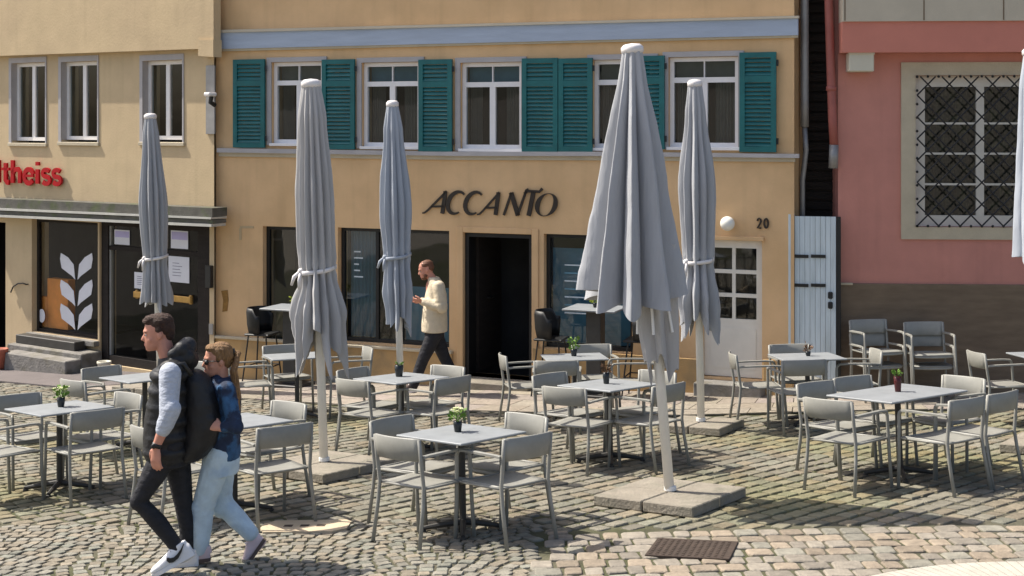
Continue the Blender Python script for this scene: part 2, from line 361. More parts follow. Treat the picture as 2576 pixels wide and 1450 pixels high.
def paving_slabs():                                     # slabs of the pavement in front of the ochre and terracotta houses
    mb = MB(); rr = random.Random(5); tint = []
    rows = 6
    segs = []
    for i in range(1, len(front)-1): segs.append((front[i], front[i+1], back[i], back[i+1]))
    for a, b, c, d in segs:
        L = (b-a).length; cols = max(2, int(L/.52))
        for r in range(rows):
            off = .5*(r % 2)/cols
            for k in range(-1, cols+1):
                t0 = max(0, k/cols+off); t1 = min(1, (k+1)/cols+off)
                if t1-t0 < .02: continue
                g = .006
                v0, v1 = r/rows+g/2.4, (r+1)/rows-g/2.4
                pts = []
                for t, v in ((t0+g/L, v0), (t1-g/L, v0), (t1-g/L, v1), (t0+g/L, v1)):
                    p = a.lerp(b, t).lerp(c.lerp(d, t), v); pts.append(p)
                h = .03+rr.uniform(-.002, .002)
                top = [(p.x, p.y, gz(p.x, p.y)+h) for p in pts]; bot = [(p.x, p.y, gz(p.x, p.y)+.005) for p in pts]
                mb.add(top+bot, [(0,1,2,3),(0,4,5,1),(1,5,6,2),(2,6,7,3),(3,7,4,0)])
                b_ = rr.uniform(.88, 1.1); cc = (.29*b_, .25*b_*rr.uniform(.97, 1.02), .205*b_*rr.uniform(.92, 1.04))
                tint += [cc]*5
    return mb, tint
def add_tint(o, tint):
    a = o.data.color_attributes.new('stone_tint', 'FLOAT_COLOR', 'CORNER')
    buf = []
    for p, c in zip(o.data.polygons, tint): buf += [c[0], c[1], c[2], 1.0]*p.loop_total
    a.data.foreach_set('color', buf)
mbp, tint = paving_slabs()
o = bpy.data.objects.new('pavement', mbp.mesh('pavement', M['stone'])); C.objects.link(o); add_tint(o, tint); tag(o, kind='structure')
strip(front, back, .012, 'pavement_bed', M['joint'])
strip(front[:2], back[:2], .035, 'asphalt_path', M['asphalt'])

# cobblestones
LIDS = []                                              # ground covers are left free of stones
def build_cobbles():
    mb = MB(); rr = random.Random(11); tint = []
    def edgeY(x):                                      # pavement edge at x
        for i in range(len(front)-1):
            a, b = front[i], front[i+1]
            if a.x <= x <= b.x: return a.y+(b.y-a.y)*(x-a.x)/(b.x-a.x)
        return front[0].y if x < front[0].x else front[-1].y
    def stone(cx, cy, w, l, ang, base, rough=1.0):
        if cy > edgeY(cx)-.03 or cy < 7.2 or abs(cx) > .42*cy+1.6: return
        for (q, hx, hy, a) in LIDS:
            dx, dy = cx-q.x, cy-q.y; ca, sa = math.cos(-a), math.sin(-a)
            if abs(dx*ca-dy*sa) < hx-.05 and abs(dx*sa+dy*ca) < hy-.05: return
        w *= rr.uniform(.9, 1.0); l *= rr.uniform(.86, 1.02); ang += rr.gauss(0, .035*rough)
        h = .013+rr.uniform(-.003, .004); t1 = rr.gauss(0, .02); t2 = rr.gauss(0, .02)
        ca, sa = math.cos(ang), math.sin(ang); vs = []
        n8 = []
        for sx, sy in ((-1,-.8),(-.8,-1),(.8,-1),(1,-.8),(1,.8),(.8,1),(-.8,1),(-1,.8)): n8.append((sx*rr.uniform(.94, 1.03), sy*rr.uniform(.94, 1.03)))
        for k, (sc, hz) in enumerate(((1.0, -.03), (.975, .6), (.89, 1.0))):
            for sx, sy in n8:
                lx, ly = sx*w/2*sc, sy*l/2*sc
                x = cx+lx*ca-ly*sa; y = cy+lx*sa+ly*ca
                vs.append((x, y, gz(x, y)+h*hz+(t1*lx+t2*ly if k else 0)))
        vs.append((cx, cy, gz(cx, cy)+h*1.08))
        fs = [(i, (i+1) % 8, 8+(i+1) % 8, 8+i) for i in range(8)]+[(8+i, 8+(i+1) % 8, 16+(i+1) % 8, 16+i) for i in range(8)]+[(16+i, 16+(i+1) % 8, 24) for i in range(8)]
        mb.add(vs, fs)
        v = rr.uniform(.78, 1.14); k = rr.random(); moss = max(0, math.sin(cx*1.3+1.7*math.sin(cy*.9))*math.sin(cy*1.1+cx*.6)) if base is base_r else 0
        hue = (1.06, .98, .90) if k < .3 else ((.94, 1.0, 1.0) if k < .45 else (1, 1, 1))
        tint.extend([(base[0]*v*hue[0], base[1]*v*hue[1], base[2]*v*hue[2]*(1-.28*moss))]*len(fs))
    # zone limits as functions of ground position
    def zone(x, y):
        if x > -.9+ (y-10)*.25 and y < 10.7 and x > .2: return 'course'
        if y < 11.3 and x < .2: return 'mosaic'
        return 'rows'
    base_r = (.195, .178, .138); base_c = (.25, .22, .178); base_m = (.218, .202, .163)
    # rows: setts laid in lines
    ang = R(43); ca, sa = math.cos(ang), math.sin(ang); rh = .165
    for i in range(-80, 140):
        off = rr.uniform(0, .2); u = -16+off; v = i*rh
        while u < 24:
            w = rr.uniform(.15, .24)
            cx = (u+w/2)*ca-v*sa; cy = (u+w/2)*sa+v*ca
            if zone(cx, cy) == 'rows': stone(cx, cy, w-.014, rh-.026, ang, base_r)
            u += w
    # straight courses in the front right
    rh = .20
    for i in range(0, 60):
        v = 6.9+i*rh; u = -4+rr.uniform(0, .2)
        while u < 9:
            w = rr.uniform(.12, .22); cx = u+w/2; cy = v+rr.uniform(-.008, .008)+.03*math.sin(u*.8)
            if zone(cx, cy) == 'course': stone(cx, cy, w-.007, rh-.008, R(1)+.02*math.cos(u*.8), base_c)
            u += w
    # small setts in fans on the left
    rh = .105
    for i in range(0, 60):
        v = 6.6+i*rh; u = -9+rr.uniform(0, .1)
        while u < 1:
            w = rr.uniform(.09, .125); cx = u+w/2; ph = (u % 1.1)/1.1; cy = v+.20*math.sin(math.pi*ph)
            if zone(cx, cy) == 'mosaic': stone(cx, cy, w-.011, rh-.012, math.atan(.20*math.pi/1.1*math.cos(math.pi*ph)), base_m, 2)
            u += w
    o = bpy.data.objects.new('cobblestones', mb.mesh('cobblestones', M['stone'])); C.objects.link(o); add_tint(o, tint)
    return tag(o, kind='structure')
def lid_spot(px, py, hx, hy, deg):
    p = gp(px, py); LIDS.append((p, hx, hy, R(deg))); return p
p_lid = lid_spot(768, 1331, .34, .21, -2); p_rust = lid_spot(1742, 1388, .30, .26, -16)
build_cobbles()
mb = MB()
for i in range(40):
    for j in range(40):
        x0, x1 = -14+.7*i, -14+.7*(i+1); y0, y1 = 5+.45*j, 5+.45*(j+1)
        mb.add([(a, b, gz(a, b)+.001) for a, b in ((x0,y0),(x1,y0),(x1,y1),(x0,y1))], [(0,1,2,3)])
tag(obj('cobble_bed', mb, M['joint']), kind='structure')
# pale stone band curving in the lower right corner
mb = MB(); pc = gp(2420, 1640); r0, r1 = .98, 1.32
def band():
    c = Vector((3.35, 7.86, 0))
    for k in range(60):
        a0, a1 = R(20+2.4*k), R(20+2.4*(k+1)-.25)
        q = [(r, a) for r, a in ((1.25, a0), (1.62, a0), (1.62, a1), (1.25, a1))]
        pts = [(c.x+1.0*r*math.cos(a)*1.05, c.y+r*math.sin(a)) for r, a in q]
        top = [(x, y, gz(x, y)+.026) for x, y in pts]; bot = [(x, y, gz(x, y)) for x, y in pts]
        mb.add(top+bot, [(0,1,2,3),(0,4,5,1),(1,5,6,2),(2,6,7,3),(3,7,4,0)])
band()
tag(obj('stone_border', mb, M['pale_stone']), kind='structure')

# covers in the paving
t = on_ground('drain_cover', 'sandy beige elongated drain cover with three dark slots set in cobbles', 'drain cover', p_lid, -2)
mb = MB(); hx, hy = .345, .20
poly = [(-hx, -.06), (-hx+.05, -hy), (hx-.10, -hy), (hx, -.10), (hx, hy-.06), (hx-.05, hy), (-hx+.08, hy), (-hx, hy-.10)]
mb.add([(x, y, .026) for x, y in poly]+[(x, y, .0) for x, y in poly], [tuple(range(8))]+[(i, 8+i, 8+(i+1) % 8, (i+1) % 8) for i in range(8)])
obj('cover_plate', mb, M['lid'], t)
for k in range(3):
    mb = MB().bbox((-.17+.13*k, -.035, .022), (-.10+.13*k, .035, .0275), .001); obj('slot', mb, M['rust'], t)
t = on_ground('access_cover', 'dark rusty brown iron cover sunk in the cobbles', 'manhole cover', p_rust, -16)
mb = MB().bbox((-.30, -.26, .0), (.30, .26, .027), .004); obj('cover_plate', mb, M['rust'], t)
mb = MB()
for k in range(12):
    for j in range(10): mb.box((-.275+.046*k, -.235+.048*j, .026), (-.255+.046*k, -.205+.048*j, .0305))
obj('tread_ribs', mb, M['rust'], t)

# ------------------------------------------------------------------ ochre house
ZTOP = 7.2
def roof_and_box(root, u0, u1, dfront, dback, z0, ztop, wallmat, ridge=2.4, inner=True, front_top=None):
    mb = MB()
    for (a, b) in ((u0, u0+.02), (u1-.02, u1)):
        mb.box((a, dfront+.32, z0), (b, dback, ztop))
    mb.box((u0+.02, dback-.02, z0), (u1-.02, dback, ztop))
    obj('side_walls', mb, wallmat, root)
    mb = MB(); dm = (dfront+dback)/2
    pr = [(dfront-.12, ztop), (dm, ztop+ridge), (dback+.12, ztop), (dback+.12, ztop-.12), (dfront-.12, ztop-.12)]
    n = len(pr)
    mb.add([(u0+.01, d, z) for d, z in pr]+[(u1-.01, d, z) for d, z in pr], [tuple(range(n)), tuple(reversed(range(n, 2*n)))]+[(i, (i+1) % n, n+(i+1) % n, n+i) for i in range(n)])
    obj('roof', mb, M['roof'], root)
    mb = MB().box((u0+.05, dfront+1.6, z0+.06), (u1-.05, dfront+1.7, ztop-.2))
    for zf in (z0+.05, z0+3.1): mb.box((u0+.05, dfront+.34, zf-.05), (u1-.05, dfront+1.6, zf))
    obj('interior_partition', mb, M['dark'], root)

A = PA.root('corner_house', 'ochre plastered house with teal shutters and restaurant front', 'house')
uL, uR = PA.uz(543, 300)[0], PA.uz(1998, 300)[0]
zb = -1.9
wins = {}
WX = [(684, 156, 812, 366), (911, 157, 1056, 374), (1159, 157, 1313, 380), (1492, 150, 1642, 378), (1682, 143, 1858, 376)]
holes = [PA.rect(*w) for w in WX]
zsill = PA.uz(1270, 384)[1]
SH = [(661, 572, 836, 868), (850, 577, 1130, 868), (1368, 592, 1590, 882)]
shops = [PA.rect(*w) for w in SH]
door = PA.rect(1166, 588, 1338, 952); wdoor = PA.rect(1768, 604, 1917, 952)
mb = wall_holes(MB(), uL, uR, zb, ZTOP, holes+shops+[door, wdoor], 0, .30)
obj('wall', mb, M['ochre'], A)
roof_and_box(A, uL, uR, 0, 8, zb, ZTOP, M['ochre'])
# ledge with the blue of its shade in the colour, sill course, plinth
q = PA.quad([(538, 124), (2007, 89), (2007, 45), (538, 82)], -.06)
mb = MB().prism(q, -.06, -.003); obj('cornice_board', mb, M['shade_blue_trim'], A)
q = PA.quad([(538, 83), (2009, 46), (2009, 40), (538, 76)], -.085)
mb = MB().prism(q, -.085, -.003); obj('cornice_cap', mb, M['grey_band'], A)
q = PA.quad([(538, 130), (2007, 95), (2007, 88), (538, 123)], -.04)
mb = MB().prism(q, -.04, -.004); obj('cornice_moulding', mb, M['stone_trim'], A)
q1 = PA.quad([(545, 384), (1150, 393), (1500, 393), (2009, 398), (2009, 388), (1500, 382), (1150, 382), (545, 373)], -.075)
mb = MB().prism(q1, -.075, -.003); obj('sill_board', mb, M['grey_trim'], A)
q2 = PA.quad([(550, 394), (1150, 403), (1500, 404), (2000, 408), (2000, 398), (1500, 393), (1150, 393), (550, 384)], -.03)
mb = MB().prism(q2, -.03, -.004); obj('sill_moulding', mb, M['stone_trim'], A)
mb = MB()
pu = [(uL+.02, PA.uz(1130, 873)[0]+.06)]
zpl = PA.uz(850, 868)[1]
mb.bbox((pu[0][0], -.05, zb), (pu[0][1], -.003, zpl-.01), .01)
obj('plinth', mb, M['plinth_ochre'], A)
mb = MB().bbox((pu[0][0]-.01, -.09, zpl-.012), (pu[0][1]+.01, -.004, zpl+.03), .008)
obj('plinth_ledge', mb, M['stone_trim'], A)
mb = MB()
mb.bbox((PA.uz(1340, 880)[0]+.01, -.035, zb), (PA.uz(1760, 880)[0], -.003, PA.uz(1500, 886)[1]), .008)
mb.bbox((PA.uz(1920, 880)[0], -.035, zb), (uR-.01, -.003, PA.uz(1960, 905)[1]), .008)
obj('plinth', mb, M['plinth_ochre'], A)
# upper windows
for (u0, u1, z0, z1), (x0, y0, x1, y1) in zip(holes, WX):
    fr = MB(); zt = z1-(z1-z0)*.25; um = (u0+u1)/2
    frame(fr, u0+.004, u1-.004, z0+.03, z1-.004, .055, .05, .12, [('h', zt, u0+.05, u1-.05, .07), ('v', um, z0+.08, zt-.03, .085), ('v', um, zt+.03, z1-.05, .014)])
    w = obj('window', fr, M['white_paint'], A)
    sb = MB().bbox((u0-.02, -.05, z0-.012), (u1+.02, .10, z0+.03), .004); obj('window_sill', sb, M['white_paint'], w)
    tr = MB()
    tr.box((u0-.075, -.028, z0), (u0, -.002, z1+.07)); tr.box((u1, -.028, z0), (u1+.075, -.002, z1+.07)); tr.box((u0, -.028, z1), (u1, -.002, z1+.07))
    obj('surround', tr, M['grey_trim'], w)
    g = MB(); g.add([(u0+.05, .09, z0+.07), (u1-.05, .09, z0+.07), (u1-.05, .09, z1-.05), (u0+.05, .09, z1-.05)], [(0,1,2,3)]); obj('pane', g, M['glass'], w)
    cu = MB(); nseg = 40; rr = random.Random(int(x0))
    for (ca, cb) in ((u0+.05, u0+.05+(um-u0)*rr.uniform(.35, .6)), (u1-.05-(u1-um)*rr.uniform(.4, .7), u1-.05)):
        rings = [[(ca+(cb-ca)*k/nseg, .24+.018*math.sin(k*1.1+rr.random()*.4), z) for k in range(nseg+1)] for z in (z0+.05, zt)]
        cu.loft(rings, caps=False, close=False)
    obj('curtain_or_reflection', cu, M['curtain_or_reflection'], w)
    vb = MB().box((u0+.05, .2, zt+.03), (u1-.05, .205, z1-.06)); obj('reflection_blind', vb, M['reflection_blind'] if int(x0) % 2 else M['curtain_or_reflection'], w)  # sheet behind the transom, its colour stands in for the grey-blue reflection
def shutter(root, pl, x0, y0, x1, y1):
    u0, u1, z0, z1 = pl.rect(x0, y0, x1, y1, -.05); w = .07; d0, d1 = -.075, -.038
    mb = MB(); zt = z1-(z1-z0)*.27
    frame(mb, u0, u1, z0, z1, w, d0, d1, [('h', zt, u0+w, u1-w, .085)])
    mb.box((u0, d0, z0+w), (u0+.001, d1, z0+w+.001))
    s = obj('shutter', mb, M['teal'], root)
    sl = MB()
    for a, b in ((z0+w, zt-.043), (zt+.043, z1-w)):
        n = max(3, round((b-a)/.056)); st = (b-a)/n
        for i in range(n):
            z = a+(i+.5)*st; h = st*.40
            sl.add([(u0+w, d0+.006, z-h), (u1-w, d0+.006, z-h), (u1-w, d1-.006, z+h), (u0+w, d1-.006, z+h), (u0+w, d0+.014, z-h-.006), (u1-w, d0+.014, z-h-.006), (u1-w, d1+.001, z+h-.006), (u0+w, d1+.001, z+h-.006)], [(0,1,2,3),(4,7,6,5),(0,4,5,1),(3,2,6,7)])
    obj('slats', sl, M['teal'], s)
    hg = MB()
    for z in (z0+.14, z1-.14): hg.box((u1-.005, d0+.01, z-.04), (u1+.03, d0+.02, z+.04))
    obj('hinge', hg, M['black'], s)
for r in ((588, 150, 667, 372), (811, 150, 893, 376), (1054, 150, 1138, 382), (1314, 147, 1404, 382), (1406, 147, 1491, 382), (1594, 141, 1672, 376), (1861, 132, 1953, 383)): shutter(A, PA, *r)
# shop windows of the ground floor
def shopwin(root, pl, r, bars, m='black', name='shop_window', gl='shopglass'):
    u0, u1, z0, z1 = r; fr = MB()
    frame(fr, u0+.003, u1-.003, z0+.003, z1-.003, .05, .10, .16, [('v', u0+(u1-u0)*b, z0+.05, z1-.05, .05) for b in bars])
    w = obj(name, fr, M[m], root)
    g = MB(); g.add([(u0+.04, .13, z0+.04), (u1-.04, .13, z0+.04), (u1-.04, .13, z1-.04), (u0+.04, .13, z1-.04)], [(0,1,2,3)]); obj('pane', g, M[gl], w)
    return w
w1 = shopwin(A, PA, shops[0], [])
w2 = shopwin(A, PA, shops[1], [.33, .55])
w3 = shopwin(A, PA, shops[2], [])
u0, u1, z0, z1 = shops[1]
mb = MB().box((u0+(u1-u0)*.57, .17, z0+.06), (u1-.08, .175, z0+(z1-z0)*.50)); obj('frosted_panel', mb, M['reflection_blind'], w2)
mb = MB(); nseg = 36
mb.loft([[(u0+.08+(u1-u0)*.24*k/nseg, .26+.02*math.sin(k*1.2), z) for k in range(nseg+1)] for z in (z0+.05, z1-.05)], False, False); obj('curtain_or_reflection', mb, M['reflection_blind'], w2)  # pleated blue sheet in place of a reflection in the shop glass
u0, u1, z0, z1 = shops[2]
mb = MB().box((u0+.06, .2, z0+.06), (u1-.06, .205, z1-(z1-z0)*.13)); obj('reflection_blind', mb, M['reflection_blind'], w3)  # blue sheet behind the pane, built instead of the reflected houses
for k in range(7):  # simple marks on the pane, standing in for reflections
    zz = z1-(z1-z0)*(.28+.07*k); mb = MB().box((u0+.26, .122, zz), (u0+.26+.3+.12*math.sin(k*2.3), .1235, zz+.018)); obj('reflection_mark', mb, M['reflection_blind'] if k % 2 else M['gate'], w3)
u0, u1, z0, z1 = shops[1]
for k in range(5):  # pale marks drawn on the glass in place of reflected shapes
    zz = z1-(z1-z0)*(.22+.055*k); mb = MB().box((u0+.20, .122, zz), (u0+.20+.11+.04*math.sin(k*2), .1235, zz+.02)); obj('reflection_mark', mb, M['gate'], w2)
# open entrance: dark hall with door leaf folded in
u0, u1, z0, z1 = door
mb = MB(); mb.box((u0+.003, .05, z0), (u0+.06, .30, z1-.003)); mb.box((u1-.06, .05, z0), (u1-.003, .30, z1-.003)); mb.box((u0+.06, .05, z1-.06), (u1-.06, .30, z1-.003))
dd = obj('entrance_door', mb, M['black'], A)
mb = MB().box((u0+.06, .31, z0+.02), (u0+.10, 1.15, z1-.08)); obj('door_leaf', mb, M['wood_dark'], dd)
mb = MB().bbox((u0+.10, .6, z0+1.02), (u0+.16, .75, z0+1.05)); obj('handle', mb, M['black'], dd)
tr = MB(); tr.bbox((u0-.10, -.02, zb), (u0-.002, -.002, z1+.08)); tr.bbox((u1+.002, -.02, zb), (u1+.10, -.002, z1+.08)); tr.bbox((u0-.002, -.02, z1+.002), (u1+.002, -.002, z1+.08))
obj('door_surround', tr, M['ochre'], A)
def gzl(pl, u, d): p = pl.w(u, d, 0); return gz(p.x, p.y)
mb = MB().bbox((u0-.12, -.42, gzl(PA, u0, -.3)-.1), (u1+.10, .3, z0), .01); obj('door_step', mb, M['concrete'], A)
# white half glazed door
u0, u1, z0, z1 = wdoor
mb = MB(); gx0 = u0+.10; gx1 = u1-.085; gz0 = z1-(z1-z0)*.575; gz1 = z1-.11; um = (gx0+gx1)/2
inner = [('v', um, gz0, gz1, .045)]+[('h', gz0+(gz1-gz0)*k/3, gx0, gx1, .05) for k in (1, 2)]
mb.box((u0+.004, .06, z0+.01), (gx0, .11, z1-.004)); mb.box((gx1, .06, z0+.01), (u1-.004, .11, z1-.004)); mb.box((gx0, .06, gz1), (gx1, .11, z1-.004)); mb.box((gx0, .06, z0+.01), (gx1, .11, gz0))
for k, a, b, c, q in inner:
    if k == 'v': mb.box((a-q/2, .064, b), (a+q/2, .106, c))
    else: mb.box((b, .062, a-q/2), (c, .108, a+q/2))
mb.box((u0+.09, .052, z0+.12), (u1-.09, .06, gz0-.12))
wd = obj('white_door', mb, M['cream_paint'], A)
g = MB(); g.add([(gx0, .085, gz0), (gx1, .085, gz0), (gx1, .085, gz1), (gx0, .085, gz1)], [(0,1,2,3)]); obj('pane', g, M['shopglass'], wd)
mb = MB().tube([(u0+.05, .06, z0+1.02), (u0+.05, .02, z0+1.02), (u0+.14, .02, z0+1.02)], .01); obj('handle', mb, M['alu'], wd)
mb = MB().bbox((u0-.03, -.05, z1-.002), (u1+.03, .05, z1+.05), .006); obj('door_lintel', mb, M['ochre'], A)
zg = gzl(PA, u0, -.2)
mb = MB().bbox((u0-.05, -.30, zg-.1), (u1+.05, .06, z0-.035), .01); obj('door_step', mb, M['step'], A)
# faint older marks on the plaster
mb = MB(); a = PA.quad([(604, 569), (638, 569), (638, 575), (604, 575)]); b = PA.quad([(602, 575), (608, 575), (608, 604), (602, 604)])
mb.prism(a, -.006, -.001); mb.prism(b, -.006, -.001); obj('plaster_patch', mb, M['cream'], A)
mb = MB(); a = PA.quad([(557, 732), (573, 730), (575, 755), (572, 783), (560, 785), (562, 755)]); mb.prism(a, -.008, -.001); obj('rust_stain', mb, M['rusty_stain'], A)
# drainpipe on the right corner
mb = MB(); p0 = [PA.uz(2024, y, .25) for y in (0, 130, 250, 320)]
mb.tube([(u, .25, z) for u, z in [(p0[0][0], ZTOP-.1)]+p0], .055, 10)
mb.tube([(p0[3][0], .25, p0[3][1]), (p0[3][0]+.02, .25, p0[3][1]-.3), (uR+.05, .3, p0[3][1]-.7), (uR+.05, .3, zb)], .035, 8)
obj('drainpipe', mb, M['pipe_grey'], A, True)

# lettering ACCANTO
sg = PA.root('restaurant_sign', 'dark slanted letters ACCANTO mounted above the entrance', 'sign')
LT = {
 'A': [([(0, 0), (.08, .02), (.18, .15), (.66, 1)], [.035,.04,.045,.05]), ([(.62, 1), (.74, 0)], .09), ([(.26, .30), (.74, .33)], .045)],
 'C': [(arc(.42, .5, .40, .49, 48, 300, 18), [.035+.065*math.sin(math.pi*i/18) for i in range(19)])],
 'N': [([(.0, 0), (.10, 1)], .055), ([(.08, 1), (.62, .0)], .10), ([(.60, 0), (.72, 1.12), (.80, 1.16)], .055)],
 'T': [([(.30, 0), (.30, 1.06)], .10), ([(-.16, .96), (.0, 1.08), (.60, 1.06), (.72, 1.20)], .06)],
 'O': [(arc(.45, .5, .42, .49, 60, 420, 26), [.06+.045*math.cos(R(60+i*360/26)*2) for i in range(27)])],
}
zt, zbm = PA.uz(1245, 484)[1], PA.uz(1245, 541)[1]; hh = zt-zbm
for ch, x0, x1 in (('A', 1074, 1128), ('C', 1136, 1176), ('C', 1180, 1220), ('A', 1212, 1262), ('N', 1279, 1325), ('T', 1327, 1362), ('O', 1361, 1409)):
    ua, ub = PA.uz(x0, 512)[0], PA.uz(x1, 512)[0]
    mb = strokes(MB(), LT[ch], (ub-ua)/{'A': .80, 'C': .74, 'N': .80, 'T': .72, 'O': .90}[ch], hh, ua-(.09 if ch in 'CO' else .06), zbm, -.032, -.014, .24)
    l_ = obj('letter', mb, M['sign'], sg)
# house number
nb = PA.root('house_number', 'small dark house number 20 on the ochre wall beside the globe lamp', 'house number')
two = [([(.05, .72), (.12, .92), (.32, 1.0), (.55, .92), (.6, .7), (.45, .42), (.05, .0), (.64, .0)], .085)]
zero = [(arc(.36, .5, .30, .48, 0, 360, 20), .085)]
zz = PA.uz(1920, 574)[1]; hh2 = PA.uz(1920, 550)[1]-zz
for L_, x0 in ((two, 1905), (zero, 1922)):
    mb = strokes(MB(), L_, .085, hh2, PA.uz(x0, 562)[0], zz, -.025, -.004); obj('digit', mb, M['sign'], nb)
# globe lamp
lp = PA.root('wall_lamp', 'round white opal globe lamp above the white door', 'wall lamp')
uu, zz = PA.uz(1830, 563, -.13)
mb = MB().ball((uu, -.13, zz), .095, 24, 14); obj('globe', mb, M['lamp'], lp, True)
mb = MB(); mb.bbox((uu-.05, -.03, zz-.06), (uu+.05, -.003, zz+.06), .01); mb.tube([(uu, -.02, zz), (uu, -.06, zz)], .03, 12); obj('mount', mb, M['alu'], lp)

# ------------------------------------------------------------------ cream house on the left
B = PL.root('shop_house', 'cream plastered house with jettied upper floor and bakery front', 'house')
vL, vR = -9.5, -.02
lw = [(30, 158, 115, 362), (155, 155, 246, 360), (360, 152, 460, 360)]
lh = [PL.rect(*w) for w in lw]
shopw = PL.rect(80, 556, 246, 846); shopd = PL.rect(250, 562, 527, 935); pas = PL.rect(-120, 556, 14, 905)
zj0, zj1 = PL.uz(0, 139, -.15)[1], PL.uz(500, 121, -.15)[1]; zj = max(zj0, zj1)+.05
mb = wall_holes(MB(), vL, vR, zb-.2, ZTOP-.2, lh+[shopw, shopd, pas], 0, .34); obj('wall', mb, M['cream'], B)
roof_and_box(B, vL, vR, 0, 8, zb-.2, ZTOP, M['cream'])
ux0, ux1 = vL, PL.uz(537, 60, -.15)[0]
a = PL.uz(0, 141, -.15); b = PL.uz(537, 122, -.15); sl = (b[1]-a[1])/(b[0]-a[0])
zl = lambda u: a[1]+sl*(u-a[0])
mb = MB().prism([(ux0, zl(ux0)), (ux1, zl(ux1)), (ux1, ZTOP), (ux0, ZTOP)], -.15, -.004); obj('upper_wall', mb, M['cream'], B)
q = PL.quad([(499, 141), (537, 144), (537, 100), (499, 100)], -.17); mb = MB().prism(q, -.175, -.003); obj('corbel', mb, M['cream'], B)
for (u0, u1, z0, z1) in lh:
    fr = MB(); um = (u0+u1)/2
    frame(fr, u0+.003, u1-.003, z0+.05, z1-.003, .06, .10, .16, [('v', um, z0+.10, z1-.05, .085)])
    w = obj('window', fr, M['white_paint'], B)
    sb = MB().bbox((u0-.08, -.035, z0-.045), (u1+.05, .10, z0+.012), .006); obj('window_sill', sb, M['stone_trim'], w)
    tr = MB(); tr.box((u0-.07, -.015, z0), (u0, -.002, z1+.09)); tr.box((u1, -.015, z0), (u1+.03, -.002, z1+.09)); tr.box((u0, -.015, z1), (u1, -.002, z1+.09))
    tr.box((u0+.0015, .0, z0+.05), (u0+.004, .10, z1)); obj('surround', tr, M['grey_trim'], w)
    g = MB(); g.add([(u0+.05, .13, z0+.09), (u1-.05, .13, z0+.09), (u1-.05, .13, z1-.05), (u0+.05, .13, z1-.05)], [(0,1,2,3)]); obj('pane', g, M['glass'], w)
# red lettering
rs = PL.root('shop_sign', 'bold red letters on the cream wall above the awning box', 'sign')
W_ = .13
LR = {
 'l': ([([(.12, 0), (.12, 1.12)], W_)], .30), 't': ([([(.18, .98), (.18, .12), (.26, .03), (.36, .02)], W_), ([(0, .68), (.38, .68)], .07)], .44),
 'h': ([([(.10, 0), (.10, 1.12)], W_), ([(.10, .45), (.2, .66), (.36, .68), (.46, .55), (.46, 0)], W_*.95)], .62),
 'e': ([(arc(.29, .35, .22, .34, 15, 325, 14), W_*.92), ([(.10, .37), (.52, .37)], .06)], .60), 'i': ([([(.12, 0), (.12, .70)], W_), ([(.12, .88), (.12, 1.06)], W_)], .29),
 's': ([(arc(.25, .52, .17, .17, 30, 250, 10)+arc(.25, .18, .18, .17, 75, -150, 10), W_*.80)], .51)}
cur = PL.uz(-9, 440, -.05)[0]; end = PL.uz(157, 440, -.05)[0]; cur0 = cur; tot = sum(LR[c][1] for c in 'ltheiss'); k = (end-cur)/tot
zl0, zl1 = PL.uz(0, 460, -.09)[1], PL.uz(157, 465, -.09)[1]; hx = (PL.uz(80, 405, -.09)[1]-PL.uz(80, 463, -.09)[1])/1.12
for c in 'ltheiss':
    ls, wd_ = LR[c]; zc = zl0+(zl1-zl0)*(cur-cur0)/(end-cur0)
    mb = strokes(MB(), ls, k, hx, cur, zc, -.065, -.03); obj('letter', mb, M['red'], rs); cur += wd_*k
# awning cassette
aw = PL.root('awning', 'folded awning in its dark mossy box above the bakery window', 'awning')
d = -.30
def seg(y0l, y0r, y1l, y1r, da, db, m, name):
    A0 = PL.uz(-80, y0l-3, d); B0 = PL.uz(534, y0r, d); A1 = PL.uz(-80, y1l-3, d); B1 = PL.uz(534, y1r, d)
    ex = vL-A0[0]
    mb = MB().prism([A1, B1, B0, A0], da, db); return obj(name, mb, M[m], aw)
seg(500, 524, 522, 546, -.30, -.003, 'cassette', 'cassette')
seg(523, 547, 529, 552, -.33, -.01, 'alu', 'front_rail')
seg(531, 554, 539, 563, -.29, -.02, 'cassette', 'fabric_roll')
seg(540, 564, 546, 571, -.32, -.03, 'alu', 'drop_rail')
# bakery window
w = shopwin(B, PL, shopw, [], 'wood_dark', gl='bakeryglass')
def leaf(mb, cx, cy, sgn):
    pts = [(0, -34), (8, -25), (34, -5), (38, 18), (36, 33), (18, 22), (4, 4)]
    q = [PL.uz(cx+sgn*(3+px_*1.0), cy-py_, .11) for px_, py_ in pts]
    mb.prism(q, .118, .123)
mb = MB()
for cy in (670, 737, 797): leaf(mb, 191, cy, -1); leaf(mb, 191, cy, 1)
obj('wheat_decal', mb, M['paper'], w)
mb = MB(); c = PL.uz(104, 795, .11); mb.prism([(c[0]+.085*math.cos(2*math.pi*k/20), c[1]+.115*math.sin(2*math.pi*k/20)) for k in range(20)], .118, .123); obj('round_decal', mb, M['paper'], w)
mb = MB(); u0, u1, z0, z1 = shopw
mb.box((u0+.02, .345, z0+.05), (u1-.02, 1.0, z0+.09)); obj('display_shelf', mb, M['wood_dark'], w)
mb = MB(); a = PL.uz(120, 700, .2); b = PL.uz(172, 785, .2); XB = Matrix.Translation(PL.o) @ Matrix.Rotation(-PL.yaw, 4, 'Z')
mb.bbox((a[0], .19, z0+.06), (b[0], .34, a[1])); tag(obj('cardboard_box', mb.xf(XB), M['orange']), 'tall orange box behind the white wheat decal in the bakery window', 'box')
